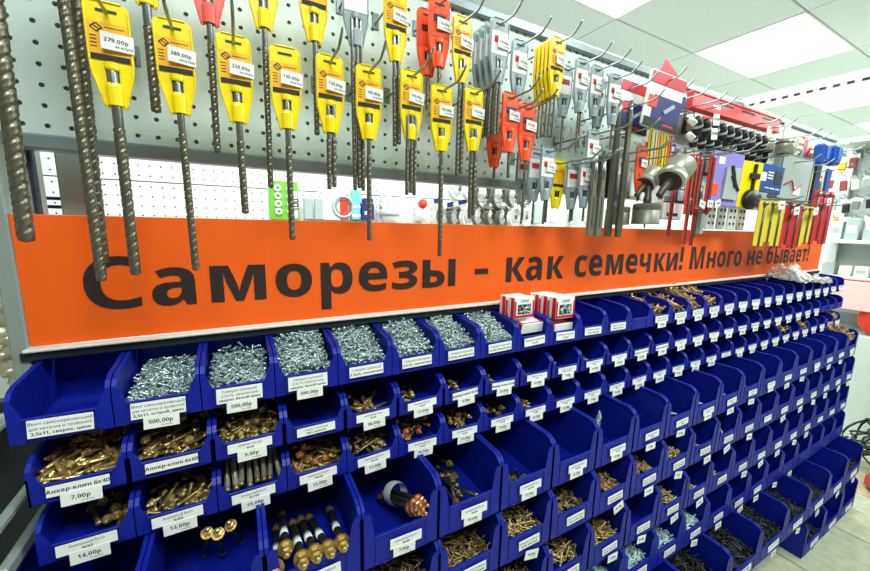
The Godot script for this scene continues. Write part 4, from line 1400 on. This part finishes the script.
	var cs := slab("organiser_case", "pale grey translucent organiser case with carry handle and wires inside", "case", "case", r3(1.885, 0.205, -0.625), Vector3(0.21, 0.165, 0.03), rot(0, -0.12, -0.05), 0.006)
	for sg in [-1.0, 1.0]:
		panel(cs, "rim", "peg_dark", Vector3(0, sg * 0.080, 0.016), Vector3(0.20, 0.004, 0.003))
		panel(cs, "rim", "peg_dark", Vector3(sg * 0.102, 0, 0.016), Vector3(0.004, 0.155, 0.003))
	s = sf(0)
	tube(s, [Vector3(-0.04, 0.085, 0), Vector3(-0.04, 0.105, 0), Vector3(-0.03, 0.112, 0), Vector3(0.03, 0.112, 0), Vector3(0.04, 0.105, 0), Vector3(0.04, 0.085, 0)], 0.006, 8)
	obj("handle", s, M.case, cs)
	s = sf(0)
	tube(s, [Vector3(-0.07, -0.03, 0.018), Vector3(-0.03, -0.01, 0.02), Vector3(0.0, -0.045, 0.018), Vector3(0.04, -0.02, 0.02)], 0.0025, 6)
	obj("red_wire", s, M.crimson, cs)
	panel(cs, "white_label", "white", Vector3(0.02, -0.045, 0.0165), Vector3(0.045, 0.03, 0.001))
	strip_bit("yellow narrow sleeve hanging right of the organiser case", "yellow", 2.10, 0.26, 0.14, -0.64, 0.045, -0.04)
	# hole saws and small packs near the top
	for q in [[1.715, 0.33, -0.65, 0.9, "left"], [1.80, 0.335, -0.63, 1.15, "right"]]:
		var o := thing("hole_saw_card", "%s hole saw of polished steel under a cream header card" % q[4], "hole saw", r3(q[0], q[1], q[2]), Basis().scaled(Vector3(1, 1, 1) * q[3]))
		s = sf()
		bx(s, Vector3(0, 0.028, 0), Vector3(0.046, 0.05, 0.003), 0.001)
		obj("header_card", s, M.cream, o)
		s = sf(0)
		lathe(s, [Vector2(0, 0.004), Vector2(0.023, 0.004), Vector2(0.023, -0.040), Vector2(0.021, -0.040), Vector2(0.021, 0.0)], 20)
		obj("saw_cup", s, M.nickel_bright, o)
		s = sf(0)
		lathe(s, [Vector2(0.0233, -0.004), Vector2(0.0242, -0.006), Vector2(0.0233, -0.010)], 20)
		obj("band", s, M.nickel_dark, o)
	for k in 4:
		slab("small_saw_pack", "small grey pack, %s of four left of the hole saws" % ORD[k], "blister pack", "case" if k % 2 else "peg_dark", r3(1.60 + 0.035 * k, 0.30 - 0.01 * k, -0.69), Vector3(0.028, 0.06, 0.012))
	var yg := slab("cream_bag", "cream bag with dark round nuts beside the blue cases", "bag", "cream", r3(2.02, 0.335, -0.66), Vector3(0.055, 0.085, 0.012), Basis(), 0.004)
	for k in 6:
		panel(yg, "dark_nut", "brass_dark", Vector3(-0.014 + 0.028 * (k % 2), 0.018 - 0.020 * (k / 2), 0.007), Vector3(0.016, 0.009, 0.004))
	slab("red_pack", "narrow red pack between cream bag and blue cases", "blister pack", "crimson", r3(2.10, 0.345, -0.67), Vector3(0.05, 0.095, 0.008))
	var k2 := 0
	for q in [[2.125, 0.320, -0.62], [2.215, 0.322, -0.61]]:
		var o := slab("blue_case", "bright blue hard case for bits, %s of the pair near the far end" % ["left", "right"][k2], "case", "blue", r3(q[0], q[1], q[2]), Vector3(0.095, 0.078, 0.035), rot(0, 0.1, 0.05), 0.008)
		panel(o, "lid_panel", "blue", Vector3(0, 0.004, 0.019), Vector3(0.07, 0.05, 0.004))
		panel(o, "latch", "dark_panel", Vector3(0, -0.033, 0.018), Vector3(0.02, 0.010, 0.004))
		k2 += 1
	slab("dark_blue_pack", "dark blue tall pack below the blue cases", "blister pack", "navy", r3(2.25, 0.20, -0.66), Vector3(0.06, 0.19, 0.01))
	slab("blue_grey_pack", "blue grey tall pack at the far end of the pegboard", "blister pack", "card_blue", r3(2.38, 0.17, -0.66), Vector3(0.05, 0.24, 0.01))
	# spade bit sets, yellow and red
	for q in [[1.70, 0.115, -0.050, "yellow_soft", 3, "first"], [1.865, 0.115, -0.060, "crimson", 3, "second"], [2.05, 0.11, -0.055, "yellow_soft", 2, "third"], [2.18, 0.18, -0.045, "crimson", 3, "fourth"]]:
		for k in q[4]:
			strip_bit("flat spade bit in a %s sleeve, %s of the %s set from the left" % ["yellow" if q[3] == "yellow_soft" else "red", ORD[k], q[5]], q[3], q[0] + 0.050 * k, q[1], q[2] + 0.015 * (k % 2), -0.625 + 0.006 * k, 0.052, -0.02)
	for q in [[1.76, 0.10], [1.90, 0.085], [2.09, 0.09], [2.21, 0.135]]:
		paper_thing("white folded price tag on the %s spade bit set" % ["first", "second", "third", "fourth"][[1.76, 1.90, 2.09, 2.21].find(q[0])], r3(q[0], q[1], -0.595), 0.07, 0.03, 0.1)
	# white goods under the blisters
	for k in 4:
		var o := slab("white_dotted_pack", "white perforated pack, %s of four under the yellow blister" % ORD[k], "blister pack", "white", r3(1.50 + 0.075 * k, 0.052, -0.70), Vector3(0.06, 0.09, 0.008))
		for j in 6:
			panel(o, "dark_dot", "dark_panel", Vector3(-0.014 + 0.028 * (j % 2), 0.026 - 0.024 * (j / 2), 0.0045), Vector3(0.012, 0.010, 0.001))
	slab("grey_scraper", "plain grey steel scraper below the purple blister", "scraper", "peg_dark", r3(1.395, 0.04, -0.69), Vector3(0.05, 0.10, 0.004))
	slab("pale_scraper", "pale steel scraper left of the white perforated packs", "scraper", "case", r3(1.445, 0.04, -0.70), Vector3(0.035, 0.10, 0.004))
	# red rail of hanging goods along the top and two rows of black spiral bits
	var rr := thing("red_level", "long red aluminium rule hung along the top of the pegboard", "rule", r3(1.525, 0.394, -0.672), rot(0, 0, 0.008))
	s = sf()
	bx(s, Vector3(), Vector3(0.60, 0.042, 0.020), 0.003)
	obj("body", s, M.crimson, rr)
	s = sf()
	bx(s, Vector3(0, 0.022, 0.0), Vector3(0.60, 0.005, 0.026), 0.001)
	bx(s, Vector3(0, -0.022, 0.0), Vector3(0.60, 0.005, 0.026), 0.001)
	obj("flange", s, M.scarlet, rr)
	for k in 3:
		panel(rr, "dark_slot", "dark_panel", Vector3(-0.1 + 0.15 * k, 0.010, 0.0105), Vector3(0.09, 0.006, 0.001))
	panel(rr, "white_oval_label", "white", Vector3(-0.16, -0.004, 0.0105), Vector3(0.045, 0.011, 0.001))
	for row in 2:
		for k in 11:
			var x := 1.255 + 0.049 * k + 0.015 * row
			var y := 0.316 - 0.036 * row
			var o := thing("black_auger_bit", "black spiral auger bit, %s in the %s black row under the red rule" % [ORD[k], ["upper", "lower"][row]], "auger bit", r3(x, y, -0.655 - 0.015 * row), rot(0.15, 0, 0.45))
			s = sf(0)
			var sc := 0.82 if row == 0 else 0.7
			lathe(s, [Vector2(0, 0.036), Vector2(0.008, 0.035), Vector2(0.017, 0.026), Vector2(0.021, 0.010), Vector2(0.0215, -0.012), Vector2(0.016, -0.030), Vector2(0, -0.034)], 14, place(Basis().scaled(Vector3(0.85, 1, 0.8) * sc), Vector3()))
			obj("barrel", s, M.black, o)
			s = sf(0)
			lathe(s, [Vector2(0.0218, 0.004), Vector2(0.0232, 0.0), Vector2(0.0218, -0.005)], 14, place(Basis().scaled(Vector3(0.85, 1, 0.8) * sc), Vector3()))
			obj("pale_band", s, M.case, o)
	for k in 2:
		paper_thing("white price tag at the left end of the %s black row" % ["upper", "lower"][k], r3(1.275, 0.328 - 0.040 * k, -0.615), 0.042, 0.032, 0.15)
		slab("white_tube", "white tube end at the left of the %s black row" % ["upper", "lower"][k], "tube", "white", r3(1.215, 0.322 - 0.042 * k, -0.65), Vector3(0.036, 0.022, 0.022), rot(0, 0, -0.3), 0.009)
	clutter()
	for x in [1.07, 1.15, 1.24, 1.30, 1.62, 1.72, 1.95, 2.05, 2.3, 2.45]:
		hook(x, 0.372, "far goods high on the board, %s from the left" % ORD[[1.07, 1.15, 1.24, 1.30, 1.62, 1.72, 1.95, 2.05, 2.3, 2.45].find(x)], 0.165, 0.018)
	for x in [1.36, 1.50, 1.67, 1.86, 2.0, 2.2]:
		hook(x, 0.262 - 0.0 * x, "far middle-line blisters, %s from the left" % ORD[[1.36, 1.50, 1.67, 1.86, 2.0, 2.2].find(x)], 0.2, 0.02)
	for x in [1.72, 1.88, 2.06, 2.2]:
		hook(x, 0.118, "the %s spade bit set" % ["first", "second", "third", "fourth"][[1.72, 1.88, 2.06, 2.2].find(x)], 0.22, 0.01)

func clutter() -> void:
	var keys := ["white", "case", "peg_dark", "cream", "crimson", "card_blue", "white", "black"]
	var words := ["white", "pale grey", "dark grey", "cream", "red", "blue", "white", "black"]
	for row in 3:
		for k in 14:
			var c := (k * 5 + row * 3) % 8
			var x := 1.02 + 0.118 * k + 0.03 * (row % 2)
			var h: float = [0.075, 0.085, 0.07][row]
			var o := thing("flat_pack", "%s flat packet close to the board, %s of the %s rear line" % [words[c], ORD[k], ["top", "middle", "bottom"][row]], "tool pack", r3(x, [0.40, 0.285, 0.165][row], -0.748), rot(0, -0.1, R.randf_range(-0.06, 0.06)))
			var s := sf()
			bx(s, Vector3(0, -h * 0.5, 0), Vector3(0.052, h, 0.006), 0.0015)
			obj("card", s, M[keys[c]], o)
			s = sf()
			bx(s, Vector3(0, -h * 0.62, 0.006), Vector3(0.028, h * 0.5, 0.008), 0.003)
			obj("tool", s, M[["steel", "black", "nickel", "yellow", "shank", "white", "scarlet", "case"][c]], o)
			s = sf()
			bx(s, Vector3(0, -h * 0.2, 0.0035), Vector3(0.034, h * 0.18, 0.001))
			obj("label", s, M[["crimson", "paper", "paper", "navy", "paper", "paper", "card_blue", "paper"][c]], o)

func paper_thing(label: String, at: Vector3, w: float, h: float, tilt: float) -> void:
	var o := thing("price_card", label, "price tag", at, rot(0, 0.1, tilt))
	var s := sf()
	bx(s, Vector3(), Vector3(w, h, 0.0012), 0.0003)
	obj("card", s, M.paper, o)
	mesh_node("print", txt("350.00р", h * 0.25), M.ink, o, Transform3D(Basis(), Vector3(0, h * 0.05, 0.0009)))

# ---------------------------------------------------------------- the wall shelf seen through the gap
func coil(label: String, x: float, y: float, z: float, rad: float, n: int) -> void:
	var o := thing("hose_coil", label, "hose", wl(x, y, z) + Vector3(0, 0, 0.03), rot(0, 0.35, 0))
	var s := sf(0)
	var pts := []
	for k in n * 16 + 1:
		var t := TAU * k / 16.0
		pts.append(Vector3(cos(t) * rad * (1.0 + 0.05 * sin(t * 0.31)), sin(t) * rad, 0.009 * t / TAU - 0.0045 * n + 0.004 * sin(t * 0.7)))
	tube(s, pts, 0.0065, 6)
	obj("hose", s, M.nickel if R.randf() < 0.6 else M.white, o)
	s = sf(0)
	lathe(s, [Vector2(0, 0.018), Vector2(0.012, 0.018), Vector2(0.012, -0.014), Vector2(0, -0.014)], 8, place(Basis(), Vector3(rad, 0, -0.005 * n)))
	obj("nut", s, M.shank, o)
	s = sf()
	bx(s, Vector3(0, rad * 1.1, 0.004), Vector3(0.03, 0.04, 0.02), 0.002)
	obj("paper_band", s, M.white, o)

func build_back_wall() -> void:
	var g := thing("wall_pegboard", "bright white perforated wall panel seen through the gap above the banner", "pegboard", r3(2.0, 0.2, -2.17))
	var o := Vector3(-2.0, -(0.2 + EYE), 2.17)
	mesh_node("perforated_panel", perforated(-1.2, 5.2, 0.175 + EYE, 0.58 + EYE, -2.16, 0.042, 0.0042, 0.004), M.white_peg, g, Transform3D(Basis(), o))
	mesh_node("perforated_panel", perforated(-1.2, 5.2, -0.35 + EYE, 0.170 + EYE, -2.16, 0.042, 0.0042, 0.004), M.white_peg, g, Transform3D(Basis(), o))
	var s := sf()
	bx(s, o + r3(2.0, 0.1, -2.20), Vector3(6.4, 1.0, 0.02))
	obj("backing", s, M.peg_dark, g)
	var a := slab("lime_card", "lime green hanging card with white rings on the far wall", "blister pack", "lime", wl(0.226, 0.112, -2.09), Vector3(0.145, 0.20, 0.006))
	for k in 8:
		s = sf(0)
		var x := -0.028 + 0.060 * (k % 2)
		var y := 0.062 - 0.040 * (k / 2)
		lathe(s, [Vector2(0.008, -0.004), Vector2(0.008, 0.004), Vector2(0.018, 0.004), Vector2(0.018, -0.004)], 14, place(rot(PI / 2, 0, 0), Vector3(x, y, 0.007)))
		obj("white_ring", s, M.white, a)
	panel(a, "white_strip", "white", Vector3(0.057, -0.02, 0.004), Vector3(0.018, 0.14, 0.002))
	mesh_node("print", txt("100", 0.03), M.ink, a, Transform3D(rot(0, 0, PI / 2), Vector3(0.058, -0.02, 0.006)))
	for k in 2:
		slab("white_bag", "translucent white bag, %s of two beside the lime card" % ORD[k], "bag", "case", wl(0.345 + 0.055 * k, 0.075, -2.08), Vector3(0.05, 0.12, 0.02), Basis(), 0.006)
	a = slab("red_white_card", "red and white square card behind the siphon ring", "blister pack", "white", wl(0.50, 0.10, -2.10), Vector3(0.15, 0.165, 0.006))
	panel(a, "red_corner", "scarlet", Vector3(0.045, -0.01, 0.004), Vector3(0.05, 0.14, 0.002))
	a = thing("siphon_ring", "round white flexible siphon ring with a steel inner ring on the far wall", "siphon", wl(0.52, 0.09, -2.03), rot(PI / 2, 0, 0))
	s = sf(0)
	lathe(s, [Vector2(0.048, 0.0), Vector2(0.052, 0.012), Vector2(0.062, 0.012), Vector2(0.067, 0.0), Vector2(0.062, -0.012), Vector2(0.052, -0.012), Vector2(0.048, 0.0)], 28)
	obj("outer_ring", s, M.case, a)
	s = sf(0)
	lathe(s, [Vector2(0.036, 0.0), Vector2(0.040, 0.010), Vector2(0.046, 0.0), Vector2(0.040, -0.010), Vector2(0.036, 0.0)], 24)
	obj("inner_ring", s, M.nickel, a)
	s = sf()
	prism(s, PackedVector2Array([Vector2(-0.026, -0.018), Vector2(0.022, -0.026), Vector2(0.014, 0.028)]), -0.002, 0.002, place(rot(-PI / 2, 0, 0), Vector3()))
	obj("red_insert", s, M.scarlet, a)
	a = slab("cyan_bottles_card", "cyan and white tall blister right of the siphon ring", "blister pack", "cyan", wl(0.60, 0.105, -2.06), Vector3(0.055, 0.17, 0.02), Basis(), 0.006)
	for k in 2:
		panel(a, "white_band", "white", Vector3(0, -0.01 - 0.05 * k, 0.011), Vector3(0.05, 0.016, 0.002))
	a = slab("navy_carton", "navy blue carton with a white label on the far wall", "box", "navy", wl(0.665, 0.070, -2.06), Vector3(0.075, 0.095, 0.04), Basis(), 0.003)
	panel(a, "white_label", "white", Vector3(-0.006, -0.008, 0.021), Vector3(0.03, 0.02, 0.002))
	slab("navy_box", "small navy box on the navy carton", "box", "navy", wl(0.668, 0.132, -2.06), Vector3(0.06, 0.026, 0.04), Basis(), 0.003)
	for k in 2:
		a = thing("white_pipe", "thin white pipe, %s of two above the white siphon bottle" % ORD[k], "pipe", wl(0.76 + 0.05 * k, 0.20, -2.08))
		s = sf(0)
		lathe(s, [Vector2(0, 0.11), Vector2(0.011, 0.11), Vector2(0.011, -0.11), Vector2(0, -0.11)], 10)
		obj("pipe", s, M.white, a)
		s = sf(0)
		lathe(s, [Vector2(0.011, -0.08), Vector2(0.016, -0.085), Vector2(0.016, -0.105), Vector2(0.011, -0.11)], 10)
		obj("collar", s, M.case, a)
	a = thing("white_siphon", "white round siphon bottle on the far wall below the pipes", "siphon", wl(0.80, 0.055, -2.05))
	s = sf(0)
	lathe(s, [Vector2(0, 0.05), Vector2(0.05, 0.048), Vector2(0.058, 0.03), Vector2(0.052, -0.03), Vector2(0.03, -0.05), Vector2(0, -0.05)], 18)
	obj("bottle", s, M.white, a)
	s = sf(0)
	lathe(s, [Vector2(0.058, 0.02), Vector2(0.064, 0.012), Vector2(0.064, 0.0), Vector2(0.057, -0.006)], 18)
	obj("ring", s, M.case, a)
	a = thing("red_valve", "white valve with a red round handle on the far wall", "valve", wl(1.0, 0.105, -2.05))
	s = sf(0)
	lathe(s, [Vector2(0, 0.03), Vector2(0.028, 0.026), Vector2(0.028, 0.0), Vector2(0, -0.002)], 12, place(rot(PI / 2, 0, 0), Vector3(0, 0.025, 0.02)))
	obj("red_handle", s, M.scarlet, a)
	s = sf(0)
	lathe(s, [Vector2(0, 0.06), Vector2(0.035, 0.055), Vector2(0.04, -0.05), Vector2(0, -0.06)], 12, place(Basis(), Vector3(0.01, -0.03, 0)))
	obj("body", s, M.white, a)
	var kk := 0
	for q in [[1.22, 0.235, 0.068, 3], [1.32, 0.23, 0.06, 3], [1.43, 0.20, 0.085, 4], [1.56, 0.205, 0.086, 4], [1.68, 0.215, 0.08, 4], [1.79, 0.21, 0.07, 4]]:
		coil("grey flexible hose coil, %s of the upper row on the far wall" % ORD[kk], q[0], q[1], -2.03, q[2], q[3])
		kk += 1
	kk = 0
	for q in [[1.14, 0.062, 0.058, 3], [1.22, 0.06, 0.062, 4], [1.31, 0.06, 0.062, 4], [1.40, 0.065, 0.062, 3], [1.50, 0.065, 0.068, 5], [1.60, 0.07, 0.07, 4], [1.70, 0.068, 0.07, 4], [1.80, 0.07, 0.062, 3]]:
		coil("grey flexible hose coil, %s of the lower row on the far wall" % ORD[kk], q[0], q[1], -2.03, q[2], q[3])
		kk += 1
	for k in 3:
		slab("blue_clip", "small navy clip, %s of three between the hose coils" % ORD[k], "clip", "navy", wl(1.12 + 0.09 * k, 0.155 - 0.02 * (k % 2), -2.04), Vector3(0.06, 0.03, 0.02), rot(0, 0, 0.2))
	for k in 5:
		slab("white_wall_pack", "white packet, %s of five right of the hose coils" % ORD[k], "blister pack", "white" if k % 2 else "case", wl(2.0 + 0.19 * k, 0.10 + 0.02 * (k % 2), -2.08), Vector3(0.09, 0.14, 0.02))
	for q in arms:
		s = sf()
		bx(s, o + Vector3(q.x, q.y, (q.z - 2.162) * 0.5), Vector3(0.006, 0.006, q.z + 2.162), 0.001)
		obj("wall_arm", s, M.hook, g)

var arms := []
func wl(x: float, y: float, z: float) -> Vector3:
	var k := 2.12 / -z
	var at := r3(x * k, y * k, -2.12)
	arms.append(at)
	return at

# ---------------------------------------------------------------- the end shelving beyond the gondola
func build_far_end() -> void:
	var X := 3.62
	var g := thing("end_shelving", "white end shelving with perforated panel and pale base facing the aisle", "shelving", r3(X + 0.2, -1.41, -0.4), Basis())
	var o := -g.position
	var s := sf()
	bx(s, o + r3(X + 0.25, -1.035, -0.05), Vector3(0.5, 0.74, 1.9), 0.006)
	obj("base_cabinet", s, M.post_light, g)
	s = sf()
	bx(s, o + r3(X + 0.42, -0.02, -0.05), Vector3(0.02, 1.30, 1.9))
	obj("back_panel", s, M.end_white, g)
	var turned := Basis(Vector3(0, 1, 0), -PI / 2)
	mesh_node("perforated_panel", perforated(-0.95, 0.95, -0.02, 0.62, 0.0, 0.04, 0.005, 0.004), M.end_white, g, Transform3D(turned, o + r3(X + 0.40, 0.0, -0.05)))
	for z in [-1.0, -0.35, 0.3, 0.9]:
		s = sf()
		bx(s, o + r3(X + 0.38, -0.15, z), Vector3(0.05, 1.55, 0.05), 0.004)
		obj("upright", s, M.end_white, g)
	for y in [-0.30, -0.52, -0.05]:
		s = sf()
		bx(s, o + r3(X + 0.23, y, -0.05), Vector3(0.34, 0.025, 1.9), 0.003)
		obj("shelf", s, M.end_white, g)
	s = sf()
	bx(s, o + r3(X + 0.22, 0.62, -0.05), Vector3(0.36, 0.03, 1.9), 0.003)
	obj("top_cap", s, M.end_white, g)
	# small goods on wire arms, four lines of them
	var keys := ["white", "case", "black", "nickel_dark", "dull_red", "case", "peg_dark", "yellow_print", "cream", "nickel"]
	var words := ["white", "pale grey", "black", "dark metal", "dull red", "grey", "dark grey", "amber", "cream", "metal"]
	var n := 0
	for row in 4:
		for k in 13:
			var z := -1.05 + 0.056 * k + 0.02 * (row % 2)
			var y: float = [0.50, 0.36, 0.21, 0.07][row] + R.randf_range(-0.015, 0.015)
			var h: float = [0.10, 0.075, 0.085, 0.10][row] * R.randf_range(0.8, 1.25)
			var c := (n * 7 + row * 3) % 10
			if row == 1 and k % 3 == 1:
				c = 4
			if row == 2 and k > 3:
				c = 2
			if row == 3 and k < 2:
				c = 7
			var t := thing("hanging_pack", "small %s tool packet, %s in the %s line of the end shelving" % [words[c], ORD[k], ORD[row]], "tool pack", r3(X + 0.20 + R.randf_range(-0.04, 0.04), y, z), rot(0, -PI / 2 + R.randf_range(-0.3, 0.3), R.randf_range(-0.1, 0.1)))
			s = sf()
			bx(s, Vector3(0, -h * 0.15, 0.004), Vector3(0.038, h * 0.8, 0.014), 0.003)
			obj("tool", s, M[keys[c]], t)
			s = sf()
			bx(s, Vector3(0, h * 0.35, 0), Vector3(0.054, h * 0.4, 0.003), 0.001)
			obj("header", s, M["white" if n % 3 else "case"], t)
			n += 1
		s = sf(0)
		for k in 13:
			var z := -1.05 + 0.056 * k + 0.02 * (row % 2)
			tube(s, [r3(X + 0.40, [0.50, 0.36, 0.21, 0.07][row] + 0.05, z) + o, r3(X + 0.14, [0.50, 0.36, 0.21, 0.07][row] + 0.05, z) + o, r3(X + 0.12, [0.50, 0.36, 0.21, 0.07][row] + 0.065, z) + o], 0.003, 5)
		obj("wire_arm", s, M.hook, g)
	# goods lying on the shelves
	n = 0
	for row in 3:
		for k in 7:
			var z := -0.95 + 0.085 * k
			var y: float = [-0.038, -0.288, -0.508][row]
			var h := R.randf_range(0.07, 0.15)
			var c: int = [0, 5, 1, 8, 0, 9, 3][(k + row * 2) % 7]
			var t := thing("shelf_carton", "%s packet, %s from the left on the %s shelf of the end shelving" % [words[c], ORD[k], ["upper", "middle", "lower"][row]], "carton", r3(X + 0.16 + R.randf_range(-0.03, 0.03), y, z))
			s = sf()
			bx(s, Vector3(0, h * 0.5, 0), Vector3(0.10, h, 0.065), 0.004)
			obj("carton", s, M[keys[c] if c != 3 else "cream"], t)
			s = sf()
			bx(s, Vector3(-0.0505, h * 0.5, 0), Vector3(0.001, h * 0.35, 0.045))
			obj("label", s, M["pink" if k % 2 else "case"], t)
			n += 1
	s = sf()
	bx(s, r3(X + 0.05, -0.318, -0.05) + o, Vector3(0.006, 0.03, 1.9))
	obj("red_price_rail", s, M.scarlet, g)
	var rd := thing("red_disc", "red round disc standing on the white base cabinet of the end shelving", "disc", r3(X + 0.03, -0.548, -0.625), rot(0, 0, PI / 2))
	s = sf(0)
	lathe(s, [Vector2(0, 0.012), Vector2(0.108, 0.012), Vector2(0.116, 0.0), Vector2(0.108, -0.012), Vector2(0, -0.012)], 40)
	obj("disc", s, M.scarlet, rd)
	s = sf(0)
	lathe(s, [Vector2(0, 0.02), Vector2(0.012, 0.02), Vector2(0.018, 0.012)], 14)
	obj("hub", s, M.scarlet, rd)
	slab("pink_carton", "pale pink carton behind the red disc", "carton", "pink", r3(X + 0.005, -0.405, -0.80), Vector3(0.08, 0.185, 0.24))
	# cables and a red tool on the floor in front of the base
	var tg := thing("cable_tangle", "tangle of black cables on the floor by the white base", "cable", r3(3.30, -1.39, -0.44))
	for k in 14:
		s = sf(0)
		var pts := []
		for j in 22:
			var t := TAU * j / 20.0
			pts.append(Vector3(0.10 * sin(t + k) + 0.05 * sin(2.3 * t + k), 0.10 + 0.012 * k + 0.10 * cos(t * 1.0 + k * 0.4), 0.11 * cos(t * 1.1 + 0.6 * k)))
		tube(s, pts, 0.006, 6)
		obj("cable", s, M.black, tg, Transform3D(rot(0.5 * sin(k * 2.1), k * 1.3, 0.4 * cos(k * 1.7)), Vector3(0, 0.03, 0)))
	var rt := thing("red_clamp", "red plastic tool lying among the black cables", "tool", r3(3.02, -1.365, -0.40), rot(0.0, 0.6, 0.0))
	s = sf()
	bx(s, Vector3(), Vector3(0.16, 0.09, 0.07), 0.02)
	obj("body", s, M.crimson, rt)
	s = sf(0)
	tube(s, [Vector3(-0.06, 0.04, 0), Vector3(-0.04, 0.09, 0), Vector3(0.04, 0.09, 0), Vector3(0.06, 0.04, 0)], 0.012, 8)
	obj("handle", s, M.black, rt)
	var db := thing("dark_bag", "dark blue cloth bag hanging over the rightmost floor bin", "bag", r3(2.650, -1.27, -0.52))
	s = sf(0)
	lathe(s, [Vector2(0, 0.06), Vector2(0.04, 0.055), Vector2(0.075, 0.01), Vector2(0.085, -0.05), Vector2(0.06, -0.10), Vector2(0, -0.11)], 14, place(Basis().scaled(Vector3(1.0, 1, 0.8)), Vector3()))
	obj("cloth", s, M.dark_panel, db)
	s = sf(0)
	tube(s, [Vector3(-0.03, 0.05, 0.02), Vector3(-0.01, 0.10, 0.02), Vector3(0.03, 0.09, 0.02), Vector3(0.04, 0.04, 0.02)], 0.006, 6)
	obj("strap", s, M.black, db)

# ---------------------------------------------------------------- the neighbouring rack at the left edge
func build_left_end() -> void:
	var g := thing("neighbour_rack", "dark neighbouring rack at the left edge with pale shelf edges", "shelving", r3(-0.62, -1.41, -0.9))
	var o := -g.position
	var s := sf()
	bx(s, o + r3(-0.75, -0.86, -0.86), Vector3(0.84, 1.1, 0.02))
	obj("back_panel", s, M.dark_panel, g)
	s = sf()
	bx(s, o + r3(-0.68, -0.335, -0.82), Vector3(0.66, 0.012, 0.10), 0.003)
	obj("shelf", s, M.post, g)
	s = sf()
	bx(s, o + r3(-0.70, 0.02, -1.05), Vector3(0.6, 0.5, 0.02))
	obj("upper_panel", s, M.dark_panel, g)
	for k in 7:
		var f := thing("cast_fitting", "beige knobbed cast fitting, %s from the top in the chain at the left edge" % ORD[k], "pipe fitting", r3(-0.336 - 0.014 * (k % 2), -0.105 - 0.027 * k, -0.84), rot(0.3, 0.0, 0.6 - 0.3 * (k % 3)))
		s = sf(0)
		lathe(s, [Vector2(0, 0.024), Vector2(0.010, 0.023), Vector2(0.012, 0.014), Vector2(0.008, 0.010), Vector2(0.016, 0.004), Vector2(0.017, -0.010), Vector2(0.010, -0.020), Vector2(0, -0.022)], 12)
		obj("body", s, M.cream_metal, f)
		s = sf(0)
		lathe(s, [Vector2(0, 0.020), Vector2(0.007, 0.020), Vector2(0.007, 0), Vector2(0, 0)], 8, place(rot(0, 0, -PI / 2), Vector3(0.008, 0, 0)))
		obj("spout", s, M.cream, f)
	slab("red_end_pack", "small red pack at the left edge above the beige fittings", "pack", "crimson", r3(-0.36, -0.05, -0.86), Vector3(0.05, 0.02, 0.02))
	slab("blue_end_pack", "small blue pack at the left edge above the beige fittings", "pack", "navy", r3(-0.355, -0.085, -0.87), Vector3(0.05, 0.045, 0.02))
